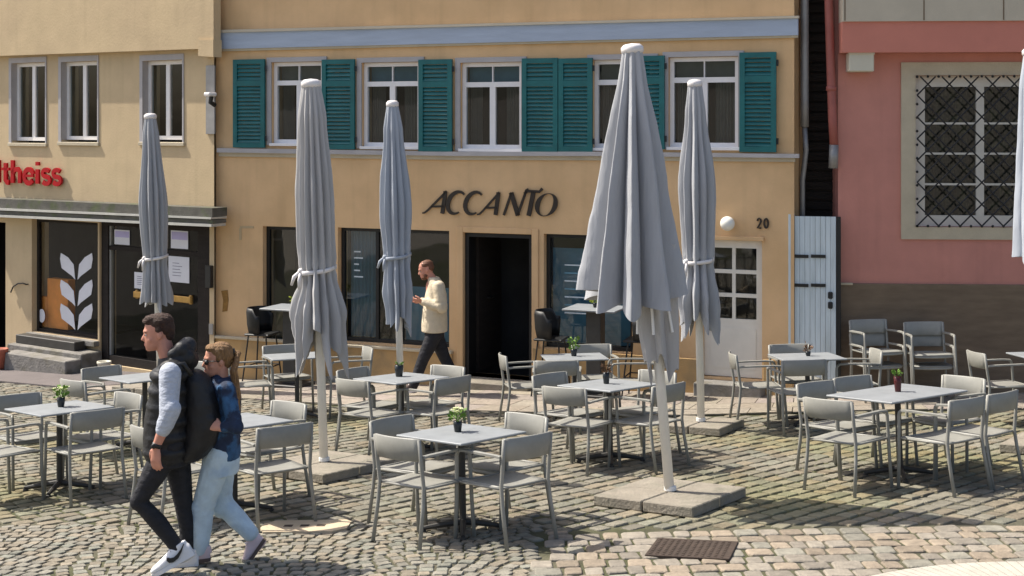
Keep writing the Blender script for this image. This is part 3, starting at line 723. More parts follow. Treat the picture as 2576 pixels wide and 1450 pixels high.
mb = MB().bbox((a[0]-.30, .19, z0+.06), (a[0]-.01, .34, a[1]-.32)); tag(obj('cardboard_box', mb.xf(XB), M['orange']), 'low orange box behind the round white decal in the bakery window', 'box')
mb = MB(); mb.bbox((u0-.03, -.10, z0-.09), (u1+.03, .12, z0-.002), .008); obj('shop_sill', mb, M['step'], B)
# bakery door, dark frame
u0, u1, z0, z1 = shopd
fr = MB()
up = PL.uz(279, 700, .1)[0]; uq = PL.uz(505, 700, .1)[0]
fr.box((u0+.003, .04, z0), (up, .18, z1-.003)); fr.box((uq, .04, z0), (u1-.003, .18, z1-.003)); fr.box((up, .04, z1-.09), (uq, .18, z1-.003)); fr.box((up, .05, z0), (uq, .17, z0+.14))
zt = PL.uz(400, 632, .1)[1]; fr.box((up, .06, zt-.035), (uq, .15, zt+.035))
sdoor = obj('shop_door', fr, M['wood_dark'], B)
mb = MB(); mb.box((up+.001, .07, z0+.14), (up+.03, .13, z1-.09)); mb.box((uq-.03, .07, z0+.14), (uq-.001, .13, z1-.09)); obj('door_frame', mb, M['alu'], sdoor)
g = MB(); g.add([(up, .10, z0+.13), (uq, .10, z0+.13), (uq, .10, z1-.08), (up, .10, z1-.08)], [(0,1,2,3)]); obj('pane', g, M['bakeryglass'], sdoor)
zh = PL.uz(400, 747, .05)[1]; mb = MB(); ha, hb = PL.uz(338, 747, .05)[0], PL.uz(482, 747, .05)[0]
mb.bbox((ha, .02, zh-.05), (hb, .05, zh+.05), .01)
for h in (ha+.04, hb-.04): mb.bbox((h-.03, .05, zh-.07), (h+.03, .10, zh+.07), .01)
obj('push_bar', mb, M['brass'], sdoor)
for (x0, y0, x1, y1, lab, mm) in ((288, 579, 326, 616, 'small lilac notice at the top left of the bakery door', 'paper_l'), (430, 581, 473, 626, 'lilac and white notice at the top right of the bakery door', 'paper_l'), (424, 646, 476, 711, 'large white notice in the middle of the bakery door', 'paper'), (338, 686, 373, 727, 'plain white sheet beside the folded parasol on the bakery door', 'paper')):
    r = PL.rect(x0, y0, x1, y1, .085); nt_ = PL.root('notice', lab, 'notice', 'notices on the bakery door')
    mb = MB().box((r[0], .084, r[2]), (r[1], .088, r[3])); obj('sheet', mb, M['paper'], nt_)
    mb = MB(); h_ = r[3]-r[2]; w_ = r[1]-r[0]
    if mm == 'paper_l': mb.box((r[0]+.02, .0815, r[2]+h_*.5), (r[1]-.01, .0835, r[3]-.02)); obj('print', mb, M['paper_l'], nt_)
    else:
        for k in range(5): mb.box((r[0]+w_*.2, .0815, r[2]+h_*(.25+.12*k)), (r[0]+w_*(.6+.15*math.sin(k*3)), .0835, r[2]+h_*(.25+.12*k)+.008))
        obj('print', mb, M['ink'], nt_)
# curved wrought handle bracket on the cream pillar, small fittings near the corner
mb = MB(); pts = [PL.uz(*q, -.04) for q in ((27, 736), (33, 722), (45, 714), (58, 713), (66, 716))]
mb.tube([(u, -.04, z) for u, z in pts], .012, 8); mb.tube([(pts[-1][0], -.04, pts[-1][1]), (pts[-1][0], .0, pts[-1][1])], .01); obj('wrought_bracket', mb, M['black'], B, True)
for (x0, y0, x1, y1, nme, mm) in ((524, 668, 541, 724, 'letterbox', 'black'), (527, 815, 538, 842, 'vent_grille', 'pipe_grey')):
    r = PL.rect(x0, y0, x1, y1); mb = MB().bbox((r[0], -.07 if nme == 'letterbox' else -.02, r[2]), (min(r[1], -.03), -.003, r[3]), .006); obj(nme, mb, M[mm], B)
r = PL.rect(521, 165, 543, 338); mb = MB().bbox((r[0], -.03, r[2]), (r[1], -.003, r[3]), .004); obj('joint_cover', mb, M['pipe_grey'], B)
cm = PL.root('security_camera', 'small white wall fitting at the joint of the cream and ochre houses', 'security camera')
cu, cz = PL.uz(532, 238, -.1); mb = MB().bbox((cu-.07, -.20, cz-.03), (cu+.06, -.04, cz+.03), .015); obj('housing', mb, M['cap'], cm)
mb = MB().tube([(cu, -.032, cz-.16), (cu, -.12, cz-.12), (cu+.02, -.12, cz-.03)], .035, 10); obj('arm', mb, M['black'], cm)
# steps in front of the bakery
gA = gzl(PL, shopw[0], -.3)
zs1 = shopw[2]-.09
def step(u0, u1, d0, d1, z0, z1, m): 
    mb = MB().bbox((u0, d0, z0), (u1, d1, z1), .015); obj('step', mb, M[m], B)
zstep = PL.uz(150, 884, -.42)[1]-.03
step(PL.uz(20, 890, -.4)[0], shopw[1]+.12, -.42, -.003, gA-.4, zstep+.03, 'step')
step(PL.uz(6, 900, -.7)[0], shopw[1]+.12, -.72, -.42, gA-.4, PL.uz(150, 908, -.72)[1], 'step')
mb = MB(); a = PL.rect(52, 850, 200, 880, -.2); mb.bbox((a[0], -.30, zstep+.03), (a[1], -.05, a[3]), .01); obj('boot_scraper', mb, M['pedestal'], B)

# ------------------------------------------------------------------ terracotta house on the right
D_ = PP.root('terracotta_house', 'terracotta red house with brown plinth and barred window', 'house')
pu1 = 9.5
ow = PP.rect(2302, 190, 2640, 572)
mb = wall_holes(MB(), 0, pu1, zb, ZTOP, [ow], 0, .32); obj('wall', mb, M['pink'], D_)
roof_and_box(D_, 0, pu1, 0, 8, zb, ZTOP, M['pink'])
zpl = PP.uz(2300, 714)[1]
mb = MB().bbox((-.005, -.035, zb), (pu1, -.003, zpl), .008); obj('plinth', mb, M['plinth'], D_)
mb = MB().bbox((-.03, -.05, zpl-.02), (.18, -.036, zpl+.01), .004); obj('plinth_cap', mb, M['stone_trim'], D_)
z0 = PP.uz(2300, 132, -.3)[1]; z1 = PP.uz(2300, 54, -.3)[1]; ul = PP.uz(2119, 100, -.3)[0]
mb = MB().box((ul, -.3, z0), (pu1, -.004, z1)); obj('jetty_band', mb, M['pinkband'], D_)
mb = MB().box((ul, -.33, z1), (pu1, -.006, ZTOP)); obj('upper_wall', mb, M['grey_band'], D_)
mb = MB()
for k in range(8): mb.box((ul+.02+.98*k, -.334, z1+.01), (ul+.035+.98*k, -.329, ZTOP-.2))
obj('panel_seams', mb, M['plinth'], D_)
# window
a = PP.rect(2266, 157, 2676, 603)
mb = MB(); u0, u1, z0, z1 = ow; t_ = -.03
mb.box((a[0], t_, a[2]), (u0, -.002, a[3])); mb.box((u1, t_, a[2]), (a[1], -.002, a[3])); mb.box((u0, t_, a[2]), (u1, -.002, z0)); mb.box((u0, t_, z1), (u1, -.002, a[3]))
obj('window_surround', mb, M['stone_trim'], D_)
fr = MB(); um = (u0+u1)/2
mb.box
zrows = [PP.uz(2400, y, .1)[1] for y in (311, 387, 464)]
fi = PP.rect(2328, 222, 2612, 548, .1)
frame(fr, u0+.003, u1-.003, z0+.003, z1-.003, .14, .09, .16, [('v', um, z0+.14, z1-.14, .10)]+[('h', z, u0+.14, u1-.14, .026) for z in zrows])
w = obj('window', fr, M['cream_paint'], D_)
g = MB(); g.add([(u0+.1, .125, z0+.1), (u1-.1, .125, z0+.1), (u1-.1, .125, z1-.1), (u0+.1, .125, z1-.1)], [(0,1,2,3)]); obj('pane', g, M['glass'], w)
cu = MB(); nseg = 90
cu.loft([[(u0+.1+(u1-u0-.2)*k/nseg, .3+.02*math.sin(k*1.3), z) for k in range(nseg+1)] for z in (z0+.1, z1-.1)], False, False)
M['lace'] = mat('patterned_net_curtain', (.06, .055, .045), .9, .5, 9, col2=(.16, .15, .09), c2scale=8, c2lo=.5, c2hi=.66)
obj('curtain_or_reflection', cu, M['lace'], w)
gr = MB(); ux, uy = u0+.015, u1-.015; za, zc = z0+.015, z1-.015; sp = .27
def clip_line(x0, y0, dx, dy):
    ts = []
    t0, t1 = -1e9, 1e9
    for p, d, lo, hi in ((x0, dx, ux, uy), (y0, dy, za, zc)):
        a_, b_ = (lo-p)/d, (hi-p)/d
        if a_ > b_: a_, b_ = b_, a_
        t0 = max(t0, a_); t1 = min(t1, b_)
    return (t0, t1) if t1-t0 > .04 else None
for sgn in (1, -1):
    for k in range(-30, 60):
        x0 = ux+k*sp; y0 = za
        c = clip_line(x0, y0, sgn*.97, 1)
        if c: gr.tube([(x0+sgn*.97*c[0], -.05+.006*sgn, y0+c[0]), (x0+sgn*.97*c[1], -.05+.006*sgn, y0+c[1])], 0.0105, 6)
nx = int((uy-ux)/(sp/2))
for k in range(nx+1):
    for z in (za, zc): gr.ball((ux+k*sp/2, -.05, z), .018, 8, 6)
for k in range(int((zc-za)/(sp/1.56))+1):
    for x in (ux, uy): gr.ball((x, -.05, za+k*sp/1.56), .018, 8, 6)
obj('window_grille', gr, M['black'], D_)
pp_ = PP.root('wall_box', 'beige plastic box under the jetty of the terracotta house', 'wall box')
r = PP.rect(2134, 133, 2197, 181, -.2); mb = MB().bbox((r[0], -.26, r[2]), (r[1], -.004, r[3]), .012); obj('housing', mb, M['wbox'], pp_)
mb = MB().bbox((r[0]-.006, -.27, r[3]-.03), (r[1]+.006, -.20, r[3]+.004), .006); obj('lid', mb, M['wbox'], pp_)
# red drainpipe of the terracotta house, standing in the alley
mb = MB(); pts = [PP.uz(2084, -20, -.05), PP.uz(2090, 180, -.05), PP.uz(2094, 300, -.05), PP.uz(2098, 365, -.05)]
mb.tube([(pts[0][0], -.05, ZTOP-.2)]+[(u, -.05, z) for u, z in pts], .055, 12); mb.lathe([(.066, pts[1][1]-.25), (.066, pts[1][1]-.19)], 12, (pts[1][0]+.005, -.05, 0)); obj('drainpipe', mb, M['pipe_red'], D_, True)
mb = MB().tube([(pts[3][0], -.05, pts[3][1]), (pts[3][0]-.01, -.05, pts[3][1]-.3)], .06, 12); obj('pipe_shoe', mb, M['pipe_grey'], D_, True)
# alley: dark boarding carried up in place of the shade, and gate
PG = Plane(1990, planeY(1990, PA)+.03, 15.0)
al = PG.root('alley_shade_screen', 'dark timber boarding carried up in place of the shade in the narrow alley above the pale gate', 'timber shade screen')
zg1 = PG.uz(2040, 545)[1]; g0 = PG.uz(1985, 700)[0]; g1 = PG.uz(2103, 700)[0]
mb = MB().box((g0+.02, .6, zg1-.3), (g1+.10, .65, ZTOP))
for k in range(40): mb.box((g0+.02, .57, zg1-.2+k*.13), (g1+.10, .6, zg1-.1+k*.13))
obj('boards', mb, M['wood_dark'], al)
gt = PG.root('plank_gate', 'pale blue plank gate with black hinges between the two houses', 'gate')
zg0 = gzl(PG, g0, 0)+.03
mb = MB(); npl = 8
for k in range(npl):
    a_ = g0+.07+(g1-g0-.07)*k/npl; b_ = g0+.07+(g1-g0-.07)*(k+1)/npl
    mb.bbox((a_+.0015, -.001*(k % 2), zg0), (b_-.0015, .035, zg1), .002)
obj('planks', mb, M['gate'], gt)
mb = MB().bbox((g0-.01, -.03, zg0), (g0+.065, .06, zg1+.03), .006); obj('post', mb, M['gate'], gt)
mb = MB().bbox((g1+.002, .0, zg0), (g1+.06, .06, zg1), .004); obj('post', mb, M['black'], gt)  # black strip added for the dark gap between gate and plinth
for y in (645, 718):
    for x0, x1 in ((1998, 2034), (2040, 2077)):
        r = PG.rect(x0, y-4, x1, y+4); mb = MB().bbox((r[0], -.02, r[2]), (r[1], -.004, r[3]), .003); obj('hinge_strap', mb, M['black'], gt)
for y in (743, 768):
    c = PG.uz(2089, y); mb = MB().bbox((c[0]-.03, -.035, c[1]-.045), (c[0]+.03, -.004, c[1]+.045), .012); obj('lock', mb, M['black'], gt)

# ------------------------------------------------------------------ furniture prototypes
FAR = Vector((0, 0, -500))
def make_chair():
    t = thing('terrace_chair', 'sage grey metal armchair', 'chair')
    sm = M['chair']
    # seat: slightly dished sheet with rounded front
    n = 10; mb = MB(); rings = []
    def srow(y, z, hw, th):
        top = [Vector((-hw+2*hw*k/n, y, z-.012*(1-(2*k/n-1)**2))) for k in range(n+1)]
        bot = [Vector((p.x, y, p.z-th)) for p in reversed(top)]
        return top+bot
    rings = [srow(.235, .415, .225, .012), srow(.228, .438, .235, .018), srow(.18, .450, .238, .018), srow(0, .446, .235, .018), srow(-.17, .440, .225, .018), srow(-.215, .444, .215, .018)]
    mb.loft(rings); obj('seat', mb, sm, t, True)
    # curved back panel
    mb = MB(); rings = []
    for i, z in enumerate((.630, .637, .71, .795, .802)):
        lean = -.245-.10*(z-.44)
        th = .004 if i in (0, 4) else .011; pts = []
        hw = (.205, .222, .24, .24, .228)[i]
        fr_ = [Vector((-hw+2*hw*k/n, lean-.035*(1-(2*k/n-1)**2)+th, z)) for k in range(n+1)]
        bk = [Vector((p.x, p.y-2*th, p.z)) for p in reversed(fr_)]
        rings.append(fr_+bk)
    mb.loft(rings); obj('backrest', mb, sm, t, True)
    for s in (-1, 1):
        mb = MB(); mb.tube([(s*.262, .262, 0), (s*.258, .245, .30), (s*.256, .236, .62), (s*.256, .228, .650), (s*.256, .205, .668)], .0152, 8); obj('leg', mb, sm, t, True)
        mb = MB(); mb.tube([(s*.252, -.305, 0), (s*.243, -.255, .30), (s*.238, -.240, .44), (s*.238, -.262, .62), (s*.238, -.281, .795)], .0152, 8); obj('leg', mb, sm, t, True)
        mb = MB(); rings = []
        for y, z in ((.212, .668), (.12, .674), (-.05, .672), (-.20, .668), (-.255, .664)):
            w_ = .019; c = s*(.256 if y > -.1 else .248)
            rings.append([(c-w_, y, z-.009), (c+w_, y, z-.009), (c+w_, y, z+.007), (c+w_*.5, y, z+.011), (c-w_*.5, y, z+.011), (c-w_, y, z+.007)])
        mb.loft(rings); obj('armrest', mb, sm, t)
    mb = MB(); mb.tube([(-.255, .225, .432), (.255, .225, .432)], .010, 6); mb.tube([(-.238, -.23, .432), (.238, -.23, .432)], .010, 6)
    for s in (-1, 1): mb.tube([(s*.248, .225, .430), (s*.236, -.235, .430)], .010, 6)
    obj('seat_frame', mb, sm, t, True)
    return t
def make_table(w=.72, l=.72, h=.745, dark=True):
    t = thing('cafe_table', 'pale grey square cafe table', 'table')
    mb = MB().bbox((-w/2, -l/2, h-.018), (w/2, l/2, h), .005); obj('tabletop', mb, M['table'], t)
    pm = M['pedestal'] if dark else M['pedestal_light']
    mb = MB(); mb.tube([(0, 0, .04), (0, 0, h-.03)], .028, 12); mb.bbox((-.16, -.16, h-.032), (.16, .16, h-.019), .003); obj('column', mb, pm, t)
    for k in range(4):
        mb = MB(); a = R(45+90*k); c_, s_ = math.cos(a), math.sin(a)
        mb.tube([(0.02*c_, .02*s_, .065), (.18*c_, .18*s_, .045), (.32*c_, .32*s_, .022)], [.026, .022, .016], 8); mb.lathe([(.025, 0), (.025, .012), (.012, .02)], 10, (.31*c_, .31*s_, 0)); obj('foot', mb, pm, t)
    return t
chair0 = make_chair(); table0 = make_table(); table_big = make_table(1.12, .72)
used = {}
def place(proto, p, deg, label, group, lift=.012):
    q = GQ @ Quaternion((0, 0, 1), R(deg)); loc = p+GN*lift
    if proto.name not in used:
        used[proto.name] = 1; proto.location = loc; proto.rotation_mode = 'QUATERNION'; proto.rotation_quaternion = q; proto['label'] = label; proto['group'] = group; return proto
    return dup(proto, loc, q, label, group)
CH = 'sage grey metal armchairs on the terrace'; TG = 'pale cafe tables on the terrace'
def chair_by(p, deg, dist, label, side=0, twist=0):
    """chair in front of p, facing deg (0 = right, 90 = away from the viewer)"""
    f = Vector((math.cos(R(deg)), math.sin(R(deg)), 0)); s = Vector((-f.y, f.x, 0))
    q = p-f*dist+s*side; q.z = gz(q.x, q.y); twist += random.uniform(-6, 6)
    return place(chair0, q, deg-90+twist, label, CH)
def pot(p, label, m='pot', leaf='leaf', h=.10, r=.038, flower=None, spread=.075, seed=1, nleaf=70, foliage=.11):
    t = thing('flower_pot', label, 'flower pot', p, group='small plants on the tables'); t.rotation_mode = 'QUATERNION'; t.rotation_quaternion = GQ
    mb = MB().lathe([(r*.75, 0), (r*.8, .004), (r, h*.6), (r*1.02, h), (r*.9, h), (r*.8, h-.02)], 14); obj('pot', mb, M[m], t, True)
    rr = random.Random(seed); mb = MB()
    def leafq(c, d, s):
        d = d.normalized(); a = d.cross(Vector((rr.uniform(-1, 1), rr.uniform(-1, 1), rr.uniform(-1, 1)))).normalized()
        b = c+d*s; m_ = c+d*s*.5; mb.add([c, m_+a*s*.3, b, m_-a*s*.3], [(0, 1, 2), (0, 2, 3)])
    for k in range(nleaf):
        a = rr.uniform(0, 6.283); q = rr.random()**.5*spread; z = h+rr.random()*foliage
        c = Vector((q*math.cos(a), q*math.sin(a), z)); leafq(c, Vector((math.cos(a), math.sin(a), rr.uniform(-.2, 1.2))), rr.uniform(.025, .05))
    for k in range(8):
        a = rr.uniform(0, 6.283); mb.tube([(0, 0, h-.02), (spread*.7*math.cos(a), spread*.7*math.sin(a), h+foliage*.8)], .002, 4)
    obj('foliage', mb, M[leaf], t)
    if flower:
        for k in range(16):
            a = rr.uniform(0, 6.283); q = rr.random()**.5*spread*1.1; c = Vector((q*math.cos(a), q*math.sin(a), h+foliage*rr.uniform(.7, 1.1)))
            mb = MB()
            for i in range(6):
                b = i*1.047; mb.add([c, c+Vector((.016*math.cos(b-.5), .016*math.sin(b-.5), .006)), c+Vector((.026*math.cos(b), .026*math.sin(b), .012)), c+Vector((.016*math.cos(b+.5), .016*math.sin(b+.5), .006))], [(0, 1, 2, 3)])
            mb.ball(c+Vector((0, 0, .006)), .007, 6, 4); obj('flower', mb, M[flower], t)
    return t
def table(px, py, rot, label, big=False, top=.745):
    p = gp(px, py); place(table_big if big else table0, p, rot, label, TG); return p
def on_top(p, dx, dy, h=.745+.012):
    q = Vector((p.x+dx, p.y+dy, 0)); q.z = gz(q.x, q.y); return q+GN*(h+.001)

# table 1: nearest, in the middle
p = table(1165, 1338, 47, 'square pale table in the middle foreground with white flowers, nearest of all')
chair_by(p, 50, .36, 'armchair with its back to us at the front left of the nearest middle table', .06)
chair_by(p, 137, .44, 'armchair at the front right of the nearest middle table, back to us')
chair_by(p, 318, .50, 'armchair facing us at the back left of the nearest middle table')
chair_by(p, 228, .46, 'armchair facing us at the back right of the nearest middle table')
pot(on_top(p, -.03, .06), 'dark pot of white flowers on the nearest middle table', flower='petal', seed=3, h=.085, r=.034, spread=.055, foliage=.085)
# table 2: left edge
p = table(150, 1236, 45, 'square pale table at the left edge with yellow flowers')
chair_by(p, 52, .60, 'armchair cut by the left edge of the picture, in front of the leftmost table')
chair_by(p, 132, .52, 'armchair at the front right of the leftmost table, back to us')
chair_by(p, 318, .55, 'armchair behind the left side of the leftmost table')
chair_by(p, 225, .42, 'armchair facing us behind the right side of the leftmost table')
pot(on_top(p, 0, .04), 'dark pot of pale yellow flowers on the leftmost table', flower='petal', seed=4, h=.085, r=.036, spread=.06, foliage=.09)
# table 3: behind the woman
p = table(590, 1290, 44, 'square pale table half hidden behind the walking woman')
chair_by(p, 132, .55, 'armchair just right of the walking woman, its back to us')
chair_by(p, 228, .48, 'armchair facing us behind the table beside the walking woman', -.22)
chair_by(p, 48, .56, 'armchair mostly hidden behind the legs of the walking woman')
# table 4: behind the beige parasol
p = table(748, 1052, 20, 'square pale table behind the pole of the beige parasol')
chair_by(p, 20, .56, 'armchair in the shade left of the table behind the beige parasol')
chair_by(p, 200, .60, 'armchair right of the beige parasol pole, facing left to the table behind it', .05)
chair_by(p, 290, .62, 'armchair by the house wall behind the beige parasol')
pot(on_top(p, .03, 0), 'small dark pot on the table behind the beige parasol', seed=5, h=.08, spread=.03, nleaf=20, foliage=.03)
# table 5: in front of the walking man with the cream jacket
p = table(1012, 1135, 44, 'square pale table in front of the man in the cream jacket')
chair_by(p, 52, .42, 'armchair at the front left of the table before the man in cream, back to us')
chair_by(p, 140, .47, 'armchair at the front right of the table before the man in cream, back to us')
chair_by(p, 228, .42, 'armchair behind the right side of the table before the man in cream')
chair_by(p, 318, .45, 'armchair behind the left side of the table before the man in cream')
pot(on_top(p, -.03, .10), 'small black pot on the table before the man in the cream jacket', seed=6, h=.12, r=.045, spread=.03, nleaf=14, foliage=.02)
# table 6: right of the entrance
p = table(1448, 1062, 5, 'square pale table right of the open entrance, by the house')
chair_by(p, 8, .56, 'armchair in front of the dark open entrance, facing right')
chair_by(p, 88, .62, 'armchair with its back to us at the table right of the entrance', .20)
chair_by(p, 268, .58, 'armchair facing us at the table right of the entrance', .25)
chair_by(p, 185, .66, 'armchair facing left at the table right of the entrance')
pot(on_top(p, .0, .05), 'leafy green pot plant on the table right of the entrance', seed=7, h=.08, spread=.05, foliage=.13)
# table 7: behind the big grey parasol pole
p = table(1536, 1164, 43, 'square pale table just left of the big grey parasol pole')
chair_by(p, 50, .46, 'armchair at the front left of the table beside the big grey parasol, back to us')
chair_by(p, 138, .45, 'armchair partly behind the big grey parasol pole, back to us')
chair_by(p, 228, .5, 'armchair facing us behind the big grey parasol pole')
chair_by(p, 318, .5, 'armchair at the back left of the table beside the big grey parasol')
pot(on_top(p, -.02, .05), 'dark pot with dry stems on the table beside the big grey parasol', leaf='dryleaf', seed=8, h=.11, r=.034, spread=.035, nleaf=30, foliage=.07)
# table 8: in front of the gate
p = table(2035, 1066, 4, 'square pale table in front of the pale blue gate')
chair_by(p, 2, .56, 'armchair facing right in front of the white door')
chair_by(p, 92, .58, 'armchair with its back to us in front of the pale blue gate', .26)
chair_by(p, 184, .52, 'armchair facing left at the table before the gate, beside the stacked chairs')
chair_by(p, 272, .56, 'armchair facing us right before the pale blue gate')
pot(on_top(p, .02, .02), 'small dry plant on the table before the pale blue gate', leaf='dryleaf', seed=9, h=.05, r=.03, spread=.04, nleaf=36, foliage=.09)
# table 9: long one on the right
p = table(2265, 1200, 38, 'long rectangular pale table at the right with a dark red pot', True)
ax = Vector((math.cos(R(38)), math.sin(R(38)), 0))
q1 = p-ax*.27; q2 = p+ax*.27
chair_by(p, 42, .80, 'armchair at the near left end of the long table, back to us')
chair_by(q1, 128, .60, 'armchair on the near long side of the long table, left one', -.05)
chair_by(q2, 130, .60, 'armchair on the near long side of the long table, right one near the picture edge')
chair_by(q1, 308, .46, 'armchair on the far long side of the long table, left one')
chair_by(q2, 306, .48, 'armchair on the far long side of the long table, right one, by the stacked chairs')
chair_by(p, 218, .72, 'armchair facing us at the far right end of the long table')
pot(on_top(p, .02, .05), 'dark red pot with a tiny plant on the long table', 'pot_red', seed=10, h=.14, r=.034, spread=.03, nleaf=24, foliage=.05)
# table 10: right picture edge
p = table(2650, 1066, 3, 'square pale table cut off by the right edge of the picture')
chair_by(p, 2, .56, 'armchair facing right in front of the brown plinth at the right picture edge')
# table 11: behind the man
p = table(365, 1126, 42, 'square pale table half hidden behind the man in the black vest')
chair_by(p, 48, .58, 'armchair left of the table behind the man in the black vest, back to us')
chair_by(p, 318, .60, 'armchair behind the table that the man in the black vest hides')
chair_by(p, 250, .72, 'armchair facing us before the bakery door')
# stacked chairs along the plinth
for (px, py, n_, deg, nm) in ((2210, 1012, 2, -84, 'left'), (2341, 1014, 2, -96, 'right')):
    p = gp(px, py)
    for k in range(n_):
        q = GQ @ Quaternion((0, 0, 1), R(deg-90+2*k)); off = Vector((0, -.012*k, .035+(.17 if nm == 'left' else .14)*k))
        pos = ['lower', 'upper'][k]
        dup(chair0, p+off, q, '%s armchair of the %s stack against the brown plinth' % (pos, nm), 'stacked armchairs')

# bar tables and stools by the windows
def bar_table(px, Yoff, label, h):
    u = PA.uz(px, 760)[0]; w_ = PA.w(u, -Yoff, 0); w_.z = gz(w_.x, w_.y)+.03
    t = thing('bar_table', label, 'table', w_, -PA.yaw, 'tall tables by the restaurant windows')
    mb = MB().bbox((-.36, -.30, h-.025), (.36, .30, h), .006); obj('tabletop', mb, M['table'], t)
    mb = MB().bbox((-.10, -.10, .05), (.10, .10, h-.026), .01); obj('column', mb, M['pedestal'], t)
    mb = MB().bbox((-.24, -.24, 0), (.24, .24, .05), .01); obj('base', mb, M['pedestal'], t)
    return t, w_
def bar_stool(base, du, deg, label, armed):
    p = base+PA.u*du; p.z = gz(p.x, p.y)+.03
    t = thing('bar_stool', label, 'bar stool', p, R(deg), 'black bar stools by the windows')
    mb = MB()
    sh = .76
    mb.bbox((-.20, -.19, sh-.03), (.20, .20, sh), .012); obj('seat', mb, M['chair_dark'], t)
    mb = MB(); n = 14; rings = []
    for z, r_ in ((sh, .20), (sh+.12, .225), (sh+.30, .235), (sh+.36, .225)):
        pts = [Vector((r_*math.sin(R(-105+210*k/n)), -r_*math.cos(R(-105+210*k/n))+.01, z-(.10 if z > sh+.2 and abs(k-n/2) > n*.36 else 0))) for k in range(n+1)]
        rings.append(pts+[Vector((p_.x*.93, p_.y*.93, p_.z)) for p_ in reversed(pts)])
    mb.loft(rings); obj('backrest', mb, M['chair_dark'], t, True)
    for sx in (-1, 1):
        for sy in (-1, 1):
            mb = MB().tube([(sx*.15, sy*.14, sh-.03), (sx*.22, sy*.21, 0)], .011, 6); obj('leg', mb, M['chair_dark'], t)
    mb = MB(); z = .28; c = [(sx*.195, sy*.185, z) for sx, sy in ((-1,-1),(1,-1),(1,1),(-1,1))]
    for k in range(4): mb.tube([c[k], c[(k+1) % 4]], .009, 6)
    obj('footrest', mb, M['chair_dark'], t)
t1, b1 = bar_table(790, .62, 'tall pale bar table at the window left of the beige parasol', 1.13)
t2, b2 = bar_table(1535, .62, 'tall pale bar table at the window behind the big grey parasol', 1.16)
bar_stool(b1, -.50, -90-17, 'black bucket bar stool at the window left of the beige parasol', True)
bar_stool(b2, -.62, -90-17, 'black bar stool beside the right pillar of the entrance', True)
bar_stool(b2, .62, 90-17, 'black bar stool behind the big grey parasol', True)
pot(b1+Vector((.05, 0, 1.131)), 'lime green plant on the bar table left of the beige parasol', leaf='lime', seed=21, h=.06, r=.035, spread=.06, foliage=.08)
pot(b2+Vector((.0, 0, 1.161)), 'lime green plant on the bar table behind the big parasol', leaf='lime', seed=22, h=.06, r=.035, spread=.075, foliage=.09)
# pots by the bakery step
for (px, py, lab, m_, s_) in ((262, 908, 'small cream planter at the foot of the dark bakery door post', 'wbox', .75), (-2, 893, 'terracotta planter at the left picture edge by the bakery step', 'terracotta', 1)):
    u, z = PL.uz(px, py, -.75); w_ = PL.w(u, -.75, 0); w_.z = gz(w_.x, w_.y)+.035
    t = thing('planter', lab, 'planter', w_); mb = MB().lathe([(.09*s_, 0), (.13*s_, .28*s_), (.145*s_, .30*s_), (.145*s_, .34*s_), (.12*s_, .34*s_), (.11*s_, .30*s_)], 18); obj('pot', mb, M[m_], t, True)
    mb = MB().lathe([(.11*s_, .28*s_), (.112*s_, .315*s_)], 16); obj('soil', mb, M['joint'], t)

